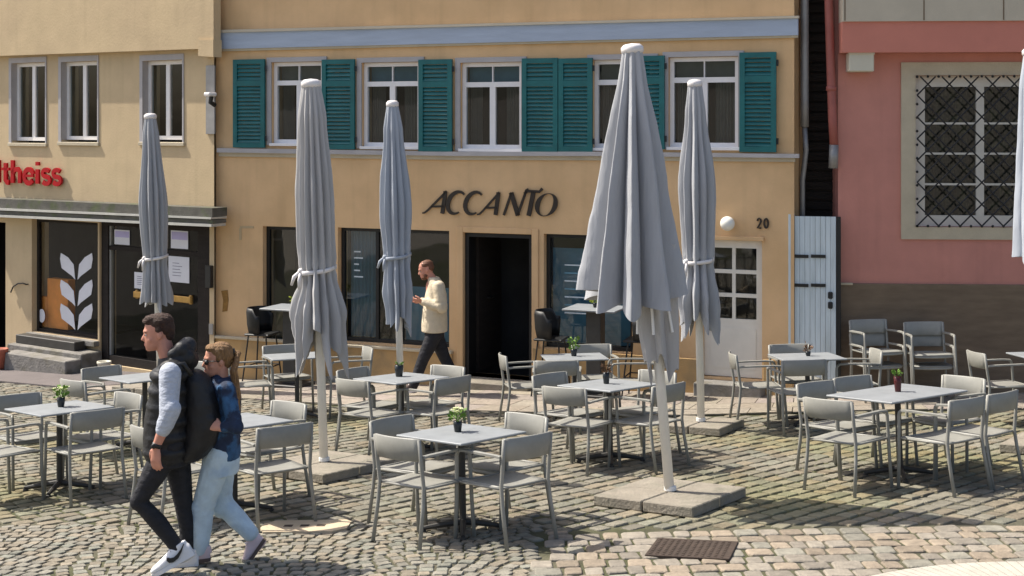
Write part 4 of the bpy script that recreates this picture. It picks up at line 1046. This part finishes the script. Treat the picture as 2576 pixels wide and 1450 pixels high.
# ------------------------------------------------------------------ closed parasols
def parasol(foot, top, prof, label, m, n=9, tie=None, hem=.2, seed=1, slab_deg=55, slab=.47, amp=.29, pole_r=.042, inner=False, drift=1.0, sharp=.6, slab_m='concrete', twist=.22, ffoot=None):
    p = gp(*foot); tp = at(top[0], top[1], p.y); ax = (tp-p); H = ax.length; ax.normalize()
    t = thing('closed_parasol', label, 'parasol', p, group='closed parasols on the terrace')
    q = Vector((0, 0, 1)).rotation_difference(ax).to_matrix().to_4x4()
    gm = (GQ @ Quaternion((0, 0, 1), R(slab_deg))).to_matrix().to_4x4()
    for sx in (-1, 1):
        for sy in (-1, 1):
            mb = MB(); g = .008; mb.bbox((sx*g, sy*g, .014), (sx*(g+slab), sy*(g+slab), .10), .008); obj('base_slab', mb.xf(gm), M[slab_m], t)
    mb = MB(); mb.lathe([(pole_r*1.25, .108), (pole_r*1.25, .14), (pole_r*1.05, .145)], 16); obj('base_socket', mb.xf(gm), M['pole'], t)
    mb = MB().tube([(0, 0, .1), (0, 0, H-.05)], pole_r, 14); obj('pole', mb.xf(q), M['pole'], t, True)
    rr = random.Random(seed); NA = 168; NV = 46
    pw = [rr.uniform(.6, 1.3) for _ in range(n)]; jit = [rr.uniform(-.25, .25) for _ in range(n)]
    ts = [pr[0] for pr in prof]
    def R_(tv):
        for i in range(len(prof)-1):
            if prof[i][0] <= tv <= prof[i+1][0]:
                f = (tv-prof[i][0])/(prof[i+1][0]-prof[i][0]); f = f*f*(3-2*f) if i and tie else f
                return prof[i][1]+(prof[i+1][1]-prof[i][1])*f
        return prof[-1][1]
    d_end = prof[-1][0]                                  # metres below the top where the cloth ends
    tlt = tie if tie else 9
    hems = [rr.uniform(-.5, 1) for _ in range(n)]
    mb = MB(); rings = []
    for i in range(NV+1):
        d = d_end*i/NV; v = i/NV; ring = []
        A_ = amp*min(1, .25+d*1.2)
        if tie: A_ *= (1-.55*math.exp(-((d-tie)/.10)**2))
        if tie and d > tie: A_ = amp*1.25
        for k in range(NA):
            th = 2*math.pi*k/NA
            ph = (th/(2*math.pi)*n + drift*(twist*d*.25+.05*math.sin(3*th+d*.9+seed))+(1-drift)*.12*math.sin(2*th+seed)) % n
            fi = int(ph) % n; fr = ph-int(ph)
            ridge = 1-abs(2*fr-1)                        # 0 valley .. 1 ridge
            ridge = ridge**sharp
            r = R_(d)*(1-1.45*A_+ A_*(1.75+.45*(pw[fi]-.95))*ridge) * (1+.04*math.sin(th*2+seed+d))
            nv = noise.noise(Vector((math.cos(th)*2.2+seed, math.sin(th)*2.2, d*3.0)))
            n2 = noise.noise(Vector((math.cos(th)*5+seed, math.sin(th)*5, d*9.0)))
            r *= 1+(.04+(.10 if tie and d > tie else 0))*nv+(.018+(.05 if tie and d > tie-.12 else 0))*n2
            r = max(r, pole_r*1.05)
            dd = d
            if v > .55:
                w = ((v-.55)/.45)**1.5
                sm_ = .5-.5*math.cos(2*math.pi*fr); dd = d + w*hem*(hems[fi]*(.4+.6*sm_) + .35*math.sin(th*2+seed) - .25*(1-sm_))
            ring.append(Vector((r*math.cos(th+.9*seed), r*math.sin(th+.9*seed), H-.03-dd)))
        rings.append(ring)
    mb.loft(rings, caps=False)
    # folded-in lining: cloth turned up inside the hem
    last = rings[-1]; rr2 = []
    for f, up_ in ((.93, .02), (.75, .25), (.45, .6)):
        rr2.append([Vector((v.x*f, v.y*f, v.z+up_)) for v in last])
    mb.loft([last]+rr2, caps=False)
    obj('canopy', mb.xf(q if not inner else Matrix.Translation(ax*H-Vector((0, 0, H)))), M[m], t, True)
    if inner:
        mb = MB(); rings = []
        for i in range(21):
            v = i/20; d = d_end-.45+v*1.02; ring = []
            for k in range(90):
                th = 2*math.pi*k/90; ph = th/(2*math.pi)*6; fr = ph-int(ph); ridge = 1-abs(2*fr-1)
                r = (.21-.085*v)*(.62+.55*ridge)*(1+.10*math.sin(th*2+v*3))
                ring.append(Vector((max(r, pole_r*1.05)*math.cos(th)+.02, max(r, pole_r*1.05)*math.sin(th), H-d+(.10*math.sin(th*3+1)+.06*math.sin(th*7))*max(0, v-.6)/.4)))
            rings.append(ring)
        mb.loft(rings, caps=False); obj('inner_cloth', mb.xf(q), M['fabric_beige'], t, True)
        mb = MB()
        for k in range(6):
            a = k*1.047+.3; mb.tube([(.05*math.cos(a), .05*math.sin(a), H-.2), (.10*math.cos(a), .10*math.sin(a), H-1.8), (.17*math.cos(a), .17*math.sin(a), H-d_end-.28)], .012, 6)
        obj('ribs', mb.xf(q), M['pole'], t)
    mb = MB().lathe([(prof[0][1]*.9, H-.06), (prof[0][1]*1.12, H-.045), (prof[0][1]*1.12, H-.005), (prof[0][1]*.8, H+.02), (.01, H+.028)], 20); obj('top_cap', mb.xf(q), M['cap'], t, True)
    if tie:
        mb = MB(); r = R_(tie)
        rings = []
        for k in range(49):
            a = 2*math.pi*k/48; rq = r*1.0*(1+.05*math.sin(5*a)); zz_ = H-.03-tie+.02*math.sin(a+1)
            c = Vector((math.cos(a), math.sin(a), 0))
            rings.append([c*rq+Vector((0, 0, zz_-.022)), c*(rq+.012)+Vector((0, 0, zz_-.018)), c*(rq+.012)+Vector((0, 0, zz_+.018)), c*rq+Vector((0, 0, zz_+.022))])
        mb.loft(rings, caps=False)
        a = R(215); kx, ky = r*1.05*math.cos(a), r*1.05*math.sin(a); z_ = H-.03-tie
        mb.ball((kx, ky, z_), .03, 10, 6); mb.tube([(kx, ky, z_), (kx-.06, ky-.03, z_-.05), (kx-.09, ky-.02, z_-.13)], [.018, .02, .012], 6); mb.tube([(kx, ky, z_), (kx-.01, ky-.05, z_-.08), (kx-.02, ky-.04, z_-.17)], [.016, .018, .01], 6)
        obj('tie_strap', mb.xf(q), M['cap'] if m != 'fabric_blue' else M['fabric_blue'], t, True)
    return t
parasol((404, 985), (378, 290), [(0, .08), (.25, .12), (1.3, .195), (1.95, .165), (2.05, .155), (2.35, .18), (2.65, .20)], 'closed grey parasol above the head of the man in the black vest', 'fabric', 11, 2.0, .12, 3)
parasol((816, 1188), (782, 206), [(0, .085), (.3, .13), (1.2, .175), (1.75, .175), (1.8, .165), (2.2, .245), (2.55, .255)], 'closed beige grey parasol left of the entrance, tied, hem hanging loose', 'fabric_beige', 13, 1.78, .30, 5, slab_deg=52, amp=.27, drift=.5)
parasol((1010, 1038), (987, 258), [(0, .07), (.3, .115), (1.3, .19), (1.85, .165), (1.95, .16), (2.3, .175), (2.72, .15)], 'slim closed blue grey parasol beside the man in the cream jacket', 'fabric_blue', 10, 1.88, .14, 7)
parasol((1687, 1266), (1590, 118), [(0, .085), (.28, .125), (.91, .25), (1.54, .345), (2.12, .44)], 'big grey parasol with open skirt on a slab base, nearest on the right', 'fabric', 9, None, .16, 11, slab_deg=54, inner=True, amp=.42, slab=.46, drift=0, sharp=.5)
parasol((1764, 1084), (1748, 206), [(0, .075), (.3, .11), (1.15, .20), (1.9, .175), (1.97, .165), (2.35, .235), (2.62, .22)], 'closed grey parasol in front of the white door', 'fabric', 10, 1.95, .26, 13, slab_deg=60, slab=.36)
parasol((2650, 1135), (2596, 126), [(0, .085), (.3, .14), (1.2, .215), (1.7, .26), (2.02, .275)], 'closed parasol cut off by the right edge of the picture', 'fabric_blue', 8, None, .06, 17, amp=.16, slab=.40)

# ------------------------------------------------------------------ people
def ring(c, a, b, n=20): return [c+a*math.cos(2*math.pi*k/n)+b*math.sin(2*math.pi*k/n) for k in range(n)]
def hand(mb, wrist, d, palm_n, r=1.0, curl=.5):
    """five fingered hand; d = pointing direction, palm_n = the way the palm looks"""
    d = d.normalized(); pn = (palm_n-d*palm_n.dot(d)).normalized(); s = d.cross(pn).normalized()
    mb.loft([ring(wrist+d*k*r, s*w*r, pn*t_*r, 12) for k, w, t_ in ((-.01, .027, .021), (.02, .030, .019), (.05, .039, .017), (.085, .041, .014), (.098, .038, .011))])
    for i, (o_, L_) in enumerate(((-.030, .068), (-.010, .078), (.011, .073), (.031, .056))):
        b = wrist+(d*.09+s*o_)*r; pts = [b]; dd = d.copy(); 
        for k, f in enumerate((.45, .32, .23)):
            dd = (dd*math.cos(curl*(.5+.25*k))+pn*math.sin(curl*(.5+.25*k))).normalized(); dd = (dd+s*o_*1.2).normalized()
            pts.append(pts[-1]+dd*L_*f*r)
        mb.caps(pts, [.0105*r, .0098*r, .009*r, .008*r], 8)
    b = wrist+(d*.03-s*.032)*r
    mb.caps([b, b+(d*.03-s*.022+pn*.016)*r, b+(d*.058-s*.026+pn*.028)*r, b+(d*.078-s*.022+pn*.034)*r], [.014*r, .0125*r, .0105*r, .009*r], 8)
def head(mb, c, f, up, k=1.0):
    """head around c (eye height), looking along f"""
    f = f.normalized(); s = f.cross(up).normalized(); u = s.cross(f).normalized()
    P = lambda a, b, h: c+(f*a+s*b+u*h)*k
    # skull rings from jaw to crown: (height, centre forward, half depth, half width)
    prof = [(-.118, .050, .028, .026), (-.108, .040, .050, .042), (-.085, .028, .070, .055), (-.05, .012, .086, .065), (-.01, .0, .095, .071), (.03, -.006, .099, .075), (.07, -.010, .094, .072), (.10, -.014, .074, .058), (.118, -.016, .045, .035), (.124, -.016, .015, .012)]
    mb.loft([ring(P(a, 0, h), f*d*k, s*w*k, 20) for h, a, d, w in prof])
    mb.loft([ring(P(.092, 0, .005), s*.008*k, f*.008*k, 8), ring(P(.104, 0, -.02), s*.012*k, f*.014*k, 8), ring(P(.107, 0, -.035), s*.017*k, f*.015*k, 8), ring(P(.095, 0, -.045), s*.012*k, f*.012*k, 8)])   # nose
    mb.ball(P(.080, 0, .022), .022*k); 
    for sg in (-1, 1):
        mb.ball(P(.072, sg*.030, .024), (.020*k, .020*k, .010*k))
        mb.ball(P(-.012, sg*.076, -.008), (.018*k, .012*k, .030*k), 10, 6)      # ear
        mb.ball(P(.050, sg*.040, -.035), .026*k)
    mb.ball(P(.083, 0, -.070), (.018*k, .022*k, .008*k)); mb.ball(P(.074, 0, -.100), .022*k)
    return P, s, u
def face(root, P, s, k, beard=None, shades=False):
    if shades:
        mb = MB()
        for sg in (-1, 1):
            mb.ball(P(.086, sg*.034, -.002), Vector((.018, .028, .021))*k, 12, 8); mb.tube([P(.078, sg*.055, .006), P(.03, sg*.080, .006), P(-.02, sg*.079, .0)], .0035*k, 6)
        mb.tube([P(.098, -.02, .004), P(.100, 0, .006), P(.098, .02, .004)], .004*k, 6); obj('sunglasses', mb, M['black'], root, True)
    else:
        for sg in (-1, 1):
            mb = MB().ball(P(.080, sg*.031, 0), .0095*k, 10, 8); obj('eye', mb, M['eye'], root, True)
            mb = MB().ball(P(.0885, sg*.031, 0), .0055*k, 8, 6); obj('iris', mb, M['hair_b'], root, True)
            mb = MB().tube([P(.090, sg*.016, .019), P(.090, sg*.032, .024), P(.078, sg*.050, .018)], [.003*k, .004*k, .002*k], 6); obj('eyebrow', mb, M['hair_b'], root, True)
    mb = MB().tube([P(.084, -.022, -.069), P(.097, 0, -.066), P(.084, .022, -.069)], [.003*k, .006*k, .003*k], 8); mb.tube([P(.083, -.020, -.073), P(.096, 0, -.076), P(.083, .020, -.073)], [.003*k, .006*k, .003*k], 8); obj('lips', mb, M['pinkskin'], root, True)
M['eye'] = mat('eye_white', (.42, .38, .36), .3, .05, 10)
M['pinkskin'] = mat('lip_skin', (.42, .14, .12), .4, .05, 10)
def shoe(root, heel, toe, up, m, sole_m, k=1.0, side=None, logo=False, nm='shoe'):
    f = (toe-heel).normalized(); s = f.cross(up).normalized(); u = s.cross(f).normalized(); L_ = (toe-heel).length
    P = lambda a, h: heel+f*a*L_+u*h
    mb = MB()
    prof = [(0, .022, .045, .030), (.06, .030, .062, .036), (.2, .036, .072, .038), (.38, .040, .066, .038), (.55, .036, .048, .043), (.75, .031, .034, .048), (.92, .027, .026, .040), (1.0, .022, .016, .020)]
    mb.loft([ring(P(a, h+.010), s*w*k, u*hh_*k, 16) for a, h, hh_, w in prof]); mb.loft([ring(P(.18, .05), s*.038*k, f*.055, 14), ring(P(.20, .115*k), s*.036*k, f*.050, 14)])
    o = fuse(nm, mb, M[m], root, .006, 3)
    sb = MB(); outline = [(0, .028), (.1, .036), (.3, .037), (.5, .041), (.75, .048), (.92, .040), (1.01, .018)]
    pts = [(a, w) for a, w in outline]+[(a, -w) for a, w in reversed(outline)]
    vs = [P(a, -.006)+s*w*k for a, w in pts]+[P(a, .022*k)+s*w*1.03*k for a, w in pts]; n = len(pts)
    sb.add(vs, [tuple(reversed(range(n))), tuple(range(n, 2*n))]+[(i, (i+1) % n, n+(i+1) % n, n+i) for i in range(n)]); obj('sole', sb, M[sole_m], o)
    lc = MB()
    for a in (.42, .48, .54, .60): lc.tube([P(a, .098-.07*(a-.42)/.25)-s*.028*k, P(a+.015, .112-.075*(a-.42)/.25), P(a, .098-.07*(a-.42)/.25)+s*.028*k], .004, 6)
    obj('laces', lc, M['cap'], o)
    if logo:
        sw = [(.78, .070), (.60, .036), (.50, .026), (.42, .030), (.40, .046), (.44, .064), (.47, .068), (.46, .052), (.49, .046), (.57, .052)]
        lg = MB(); sd = side
        # curved stroke wrapping the side
        def S_(a, h):
            w = .052-.012*abs(a-.5)
            return P(a, h)+sd*w*k
        pts_t = [(.06, .100), (.17, .078), (.29, .060), (.38, .053), (.45, .060), (.50, .074)]
        pts_b = [(.06, .097), (.18, .058), (.30, .032), (.43, .026), (.51, .036), (.54, .060)]
        vs = [S_(a, h) for a, h in pts_t]+[S_(a, h) for a, h in pts_b]; n = len(pts_t)
        vs2 = [v-sd*.02 for v in vs]
        lg.add(vs+vs2, [(i, i+1, n+i+1, n+i) for i in range(n-1)]+[(i, i+1, 2*n+i+1, 2*n+i) for i in range(n-1)]+[(n+i, n+i+1, 3*n+i+1, 3*n+i) for i in range(n-1)]); obj('logo', lg, M['black'], o)
    return o
def person(label, px, py, Y=None):
    p = gp(px, py)
    t = thing('person', label, 'person', p)
    def J(x, y, d=0): return at(x, y, p.y+d)-p
    return t, J, p

# --- man in the black vest
t, J, p = person('man in black padded vest, grey sleeves and black jeans walking left', 432, 1436)
XL = Vector((-1, 0, 0)); UP = Vector((0, 0, 1))
fdir = Vector((-1, -.22, -.10)).normalized()
hc = J(398, 838, 0)
mb = MB()
P, s_, u_ = head(mb, hc, fdir, UP)
nb_ = J(436, 918, 0)
mb.caps([hc+Vector((.03, 0, -.05)), nb_+Vector((-.02, 0, .0)), nb_+Vector((0, 0, -.1))], [.058, .062, .07])
shN, elN, wrN = J(428, 940, -.20), J(424, 1048, -.29), J(393, 1124, -.30)
shF, elF, wrF = J(452, 940, .20), J(465, 1045, .25), J(430, 1110, .24)
hipN, knN, anN = J(428, 1118, -.09), J(350, 1262, -.12), J(452, 1385, -.10)
hipF, knF, anF = J(440, 1118, .09), J(462, 1268, .10), J(474, 1392, .10)
for a, b, c in ((shN, elN, wrN), (shF, elF, wrF)): mb.caps([a, b, b.lerp(c, .35), c], [.05, .042, .042, .029])
hand(mb, wrN, Vector((-.02, -.05, -1)), Vector((.4, .9, 0)), 1.05, .45); hand(mb, wrF, Vector((-.3, 0, -1)), Vector((.4, -.9, 0)), 1.05, .5)
mb.caps([nb_+Vector((.0, 0, -.06)), J(438, 1030, 0), J(436, 1110, 0)], [.11, .12, .12])
for a, b, c in ((hipN, knN, anN), (hipF, knF, anF)): mb.caps([a, b, c], [.075, .052, .04])
fuse('body', mb, M['skin_m'], t, .0065, 2)
face(t, P, s_, 1.0)
mb = MB()                                                # short hair: cap with fringe
for a, b, h, r in ((-.02, 0, .075, (.098, .082, .064)), (-.055, 0, .035, (.066, .080, .075)), (.035, 0, .105, (.055, .062, .030)), (-.07, 0, -.01, (.045, .066, .06)), (.065, .0, .092, (.035, .055, .022))):
    c_ = P(a, b, h); mb.loft([[c_+(fdir*r[0]*math.cos(ph)*math.cos(q)+s_*r[1]*math.cos(ph)*math.sin(q)+u_*r[2]*math.sin(ph)) for q in [2*math.pi*k/16 for k in range(16)]] for ph in [R(-85+17*i) for i in range(11)]])
for sg in (-1, 1): mb.ball(P(-.005, sg*.072, .03), .022)
def rough_hair(v): return v+Vector((math.sin(v.x*190+v.z*70), math.sin(v.y*210+v.x*60), math.sin(v.z*230+v.y*120)))*.0022
fuse('hair', mb, M['hair_b'], t, .006, 2, rough_hair)
# sweatshirt sleeves
for a, b, c, nm in ((shN, elN, wrN, 0), (shF, elF, wrF, 1)):
    mb = MB(); e = b.lerp(c, .46)
    mb.caps([a+Vector((0, 0, .0)), a.lerp(b, .5), b, b.lerp(c, .25), e], [.078, .070, .064, .062, .050], 14)
    for k in range(7): 
        q = b.lerp(c, -.25+.11*k); mb.ball(q, .066-.002*k+.003*(k % 2), 14, 8)
    fuse('sleeve', mb, M['sweat'], t, .009, 2)
mb = MB(); d_ = (wrN-elN).normalized(); c_ = wrN-d_*.01
mb.tube([c_-d_*.014, c_+d_*.014], .034, 16); q = c_+Vector((-.015, -.03, 0)); mb.ball(q, (.016, .012, .018)); obj('wristband', mb, M['black'], t, True)
# vest with padded ribs
mb = MB(); rows = [(905, 436, .085, .10), (925, 436, .105, .165), (955, 434, .125, .195), (1000, 430, .148, .200), (1050, 424, .160, .20), (1100, 421, .162, .20), (1140, 421, .155, .195), (1160, 424, .140, .18)]
mb.loft([ring(J(x, y, 0), Vector((1, -.15, 0)).normalized()*a, Vector((.15, 1, 0)).normalized()*b, 28) for y, x, a, b in rows])
for k in range(6):
    y = 940+k*38; x = 434-2.2*k; a = .135+.007*k if k < 4 else .160
    mb.loft([ring(J(x, y+dy, 0), Vector((1, -.15, 0)).normalized()*(a+e), Vector((.15, 1, 0)).normalized()*(.198+e), 28) for dy, e in ((-14, -.012), (-7, .008), (0, .014), (7, .008), (14, -.012))])
for sg, sh in ((-1, shN), (1, shF)): mb.ball(sh+Vector((.0, -sg*.035, .03)), (.09, .06, .06))
# hood lying behind the neck and stand-up collar
mb.loft([ring(J(430, 920, 0), Vector((.095, 0, 0)), Vector((0, .095, 0)), 20), ring(J(430, 895, 0), Vector((.088, 0, .02)), Vector((0, .085, 0)), 20)])
mb.caps([J(436, 892, -.10), J(456, 880, -.085), J(472, 872, 0), J(458, 880, .085), J(438, 892, .10)], [.045, .058, .068, .058, .045]); mb.caps([J(470, 900, -.07), J(474, 905, 0), J(470, 900, .07)], [.062, .075, .062]); mb.caps([J(456, 905, -.08), J(458, 915, .08)], [.06, .06])
fuse('vest', mb, M['vest'], t, .010, 2)
# jeans
mb = MB()
mb.loft([ring(J(428, 1090, 0), Vector((.115, 0, 0)), Vector((0, .165, 0)), 20), ring(J(430, 1135, 0), Vector((.125, 0, 0)), Vector((0, .175, 0)), 20), ring(J(432, 1170, 0), Vector((.11, 0, 0)), Vector((0, .16, 0)), 20)])
for a, b, c in ((hipN, knN, anN), (hipF, knF, anF)):
    cf = b.lerp(c, .42)+Vector((.012, 0, 0))
    mb.caps([a, a.lerp(b, .5), b, cf, c], [.098, .088, .066, .062, .047], 14)
    for k in range(4): mb.ball(c.lerp(b, .05*k), .048+.004*(k % 2), 12, 8)
fuse('trousers', mb, M['blackjean'], t, .010, 2)
shoe(t, J(489, 1392, -.10), J(386, 1452, -.16), Vector((-.45, 0, 1)), 'shoe', 'shoe', 1.0, Vector((0, -1, 0)), True)
shoe(t, J(500, 1420, .10), J(410, 1424, .06), UP, 'shoe', 'shoe', 1.0, Vector((0, -1, 0)), False)
# backpack between the two
bp = thing('backpack', 'black backpack on the back of the man in the black vest', 'backpack', p)
mb = MB(); mb.loft([ring(J(x, y, .03), Vector((a, 0, .0)), Vector((0, b, 0)), 20) for y, x, a, b in ((932, 486, .05, .09), (950, 494, .09, .14), (1010, 506, .125, .155), (1070, 510, .135, .16), (1115, 500, .125, .15), (1148, 484, .10, .13), (1160, 476, .06, .09))])
mb.loft([ring(J(x, y, .0), Vector((a, 0, .0)), Vector((0, b, 0)), 16) for y, x, a, b in ((1030, 528, .04, .09), (1050, 532, .06, .11), (1095, 520, .06, .11), (1110, 512, .03, .08))])
fuse('bag', mb, M['vest'], bp, .012, 3)
mb = MB(); mb.tube([J(482, 945, -.14), J(462, 915, -.17), J(438, 918, -.19), J(420, 960, -.19)], .016, 8); obj('strap', mb, M['black'], bp, True)

# --- woman
t, J, p = person('woman with ponytail and sunglasses, navy top and light blue jeans walking left', 540, 1418)
fdir = Vector((-1, -.42, -.06)).normalized(); hc = J(547, 906, 0); kh = .95
mb = MB(); P, s_, u_ = head(mb, hc, fdir, UP, kh)
nb_ = J(558, 958, 0)
mb.caps([hc+Vector((.03, 0, -.05)), nb_, nb_+Vector((0, 0, -.09))], [.045, .048, .06])
shN, elN, wrN = J(570, 982, -.16), J(590, 1066, -.22), J(558, 1078, -.25)
shF, elF, wrF = J(562, 980, .16), J(540, 1065, .2), J(505, 1090, .16)
hipN, knN, anN = J(552, 1142, -.07), J(512, 1272, -.06), J(503, 1386, -.05)
hipF, knF, anF = J(556, 1142, .08), J(556, 1262, .09), J(634, 1346, .08)
for a, b, c in ((shN, elN, wrN), (shF, elF, wrF)): mb.caps([a, b, b.lerp(c, .35), c], [.042, .035, .035, .024])
hand(mb, wrN, Vector((-1, -.1, .35)), Vector((0, .8, -.3)), .92, .5); hand(mb, wrF, Vector((-1, 0, -.3)), Vector((0, -1, 0)), .92, .5)
mb.caps([nb_+Vector((.0, 0, -.06)), J(560, 1060, 0), J(556, 1130, 0)], [.095, .09, .10])
for a, b, c in ((hipN, knN, anN), (hipF, knF, anF)): mb.caps([a, b, c], [.075, .05, .036])
fuse('body', mb, M['skin'], t, .0065, 2)
face(t, P, s_, kh, shades=True)
mb = MB()
def ell(c_, r, n=18): mb.loft([[c_+(fdir*r[0]*math.cos(ph)*math.cos(q)+s_*r[1]*math.cos(ph)*math.sin(q)+u_*r[2]*math.sin(ph)) for q in [2*math.pi*k/n for k in range(n)]] for ph in [R(-85+17*i) for i in range(11)]])
for a, b, h, r in ((-.025, 0, .06, (.093, .079, .072)), (-.05, 0, .03, (.072, .077, .075)), (.03, 0, .095, (.055, .058, .030)), (-.06, 0, -.02, (.045, .062, .055))): ell(P(a, b, h), r)
for sg in (-1, 1): mb.ball(P(-.0, sg*.066, .025), (.03, .018, .04))
fuse('hair', mb, M['hair_l'], t, .007, 2, rough_hair)
mb = MB()
for k in range(9):
    o1, o2 = random.uniform(-.018, .018), random.uniform(-.025, .025)
    mb.caps([P(-.10, o1*.5, .05), P(-.155, o1, .03), J(588+o2*120, 935, o1-.04), J(596+o2*220, 985, o2-.05), J(598+o2*260, 1032, o2-.05)], [.018, .022, .022, .018, .006], 8)
fuse('ponytail', mb, M['hair_l'], t, .007, 1, rough_hair)
mb = MB(); mb.tube([P(-.115, -.0, .045), P(-.125, 0, .042)], .03, 12); obj('hair_tie', mb, M['black'], t)
# top
mb = MB(); rows = [(948, 560, .075, .085), (965, 563, .095, .15), (1000, 566, .115, .165), (1050, 566, .110, .150), (1100, 563, .115, .155), (1140, 560, .128, .165), (1156, 558, .122, .16)]
mb.loft([ring(J(x, y, 0), Vector((a, 0, 0)), Vector((0, b, 0)), 26) for y, x, a, b in rows])
for a, b, c in ((shN, elN, wrN), (shF, elF, wrF)): 
    mb.caps([a, a.lerp(b, .5), b, b.lerp(c, .4), b.lerp(c, .75)], [.066, .058, .052, .048, .042], 14)
    for k in range(4): mb.ball(b.lerp(a, -.1+.12*k)+Vector((.006*(-1)**k, 0, 0)), .055, 12, 8)
mb.caps([J(545, 955, -.05), J(538, 958, 0), J(545, 955, .05)], [.035, .04, .035])
fuse('jacket', mb, M['navy'], t, .010, 2)
# jeans
mb = MB()
mb.loft([ring(J(556, 1125, 0), Vector((.115, 0, 0)), Vector((0, .150, 0)), 20), ring(J(556, 1155, 0), Vector((.135, 0, 0)), Vector((0, .165, 0)), 20), ring(J(554, 1190, 0), Vector((.13, 0, 0)), Vector((0, .16, 0)), 20)])
for a, b, c in ((hipN, knN, anN), (hipF, knF, anF)):
    mb.caps([a, a.lerp(b, .5), b, b.lerp(c, .5), c.lerp(b, .04)], [.105, .095, .079, .073, .060], 14)
    for k in range(5): mb.ball(b.lerp(a, -.12+.09*k)+Vector((.008*(-1)**k, 0, 0)), .080, 12, 8)
fuse('jeans', mb, M['bluejean'], t, .010, 2)
shoe(t, J(530, 1408, -.05), J(455, 1418, -.08), UP, 'shoe_p', 'sole_dark', .9)
shoe(t, J(668, 1358, .08), J(622, 1426, .06), Vector((-1, 0, .55)), 'shoe_p', 'sole_dark', .9)

# --- man in the cream jacket by the entrance
pf = at(1085, 990, 18.7); pf.z = gz(pf.x, pf.y)+.03
t = thing('person', 'man in cream jacket and black trousers passing the entrance, looking at his hands', 'person', pf)
def J(x, y, d=0): return at(x, y, pf.y+d)-pf
fdir = Vector((-1, -.1, -.28)).normalized(); hc = J(1072, 679, 0)
mb = MB(); P, s_, u_ = head(mb, hc, fdir, UP, 1.0)
nb_ = J(1092, 708, 0)
mb.caps([hc+Vector((.03, 0, -.05)), nb_, nb_+Vector((0, 0, -.1))], [.058, .06, .08])
shN, elN, wrN = J(1104, 722, -.19), J(1112, 775, -.24), J(1064, 759, -.16)
shF, elF, wrF = J(1096, 722, .19), J(1094, 772, .22), J(1058, 757, .02)
hipN, knN, anN = J(1094, 838, -.09), J(1064, 905, -.10), J(1040, 972, -.10)
hipF, knF, anF = J(1094, 838, .09), J(1118, 900, .10), J(1150, 962, .10)
for a, b, c in ((shN, elN, wrN), (shF, elF, wrF)): mb.caps([a, b, c], [.05, .042, .029])
hand(mb, wrN, Vector((-1, .2, .1)), Vector((0, .6, .6)), 1.0, .6); hand(mb, wrF, Vector((-1, -.2, .1)), Vector((0, -.6, .6)), 1.0, .6)
for a, b, c in ((hipN, knN, anN), (hipF, knF, anF)): mb.caps([a, b, c], [.075, .052, .04])
mb.caps([nb_+Vector((0, 0, -.06)), J(1094, 770, 0), J(1094, 835, 0)], [.11, .12, .12])
fuse('body', mb, M['skin_m'], t, .0075, 2); face(t, P, s_, 1.0)
mb = MB(); ell(P(-.02, 0, .062), (.094, .078, .066)); ell(P(-.06, 0, .02), (.055, .074, .065)); fuse('hair', mb, M['hair_r'], t, .008, 2, rough_hair)
mb = MB(); ell(P(.045, 0, -.095), (.050, .052, .035)); mb.ball(P(.03, .05, -.07), .028); mb.ball(P(.03, -.05, -.07), .028); fuse('beard', mb, M['hair_r'], t, .008, 2, rough_hair)
mb = MB(); rows = [(697, 1090, .075, .09), (712, 1096, .10, .18), (740, 1097, .145, .20), (780, 1094, .165, .205), (815, 1093, .175, .21), (834, 1093, .175, .21)]
mb.loft([ring(J(x, y, 0), Vector((a, 0, 0)), Vector((0, b, 0)), 26) for y, x, a, b in rows])
for a, b, c in ((shN, elN, wrN), (shF, elF, wrF)):
    mb.caps([a, a.lerp(b, .5), b, b.lerp(c, .45), b.lerp(c, .9)], [.085, .080, .074, .066, .052], 14)
    for k in range(4): mb.ball(b.lerp(a, .12*k), .076+.006*(k % 2), 12, 8)
fuse('jacket', mb, M['cream_cloth'], t, .012, 2)
mb = MB(); mb.loft([ring(J(1093, 822, 0), Vector((.13, 0, 0)), Vector((0, .17, 0)), 20), ring(J(1093, 850, 0), Vector((.135, 0, 0)), Vector((0, .18, 0)), 20)])
for a, b, c in ((hipN, knN, anN), (hipF, knF, anF)): mb.caps([a, a.lerp(b, .5), b, b.lerp(c, .5), c], [.105, .098, .080, .074, .062], 14)
fuse('trousers', mb, M['blackjean'], t, .012, 2)
shoe(t, J(1050, 984, -.10), J(1003, 990, -.12), UP, 'sole_dark', 'cap'); shoe(t, J(1160, 968, .10), J(1130, 1000, .10), Vector((-1, 0, .8)), 'sole_dark', 'cap')
ph = thing('phone', 'dark phone held by the man in the cream jacket', 'phone', pf)
mb = MB(); c_ = J(1050, 751, -.06); mb.bbox((-.005, -.035, -.07), (.004, .035, .07), .003); obj('phone_body', mb.xf(Matrix.Translation(c_) @ Matrix.Rotation(R(-35), 4, 'Y')), M['black'], ph)
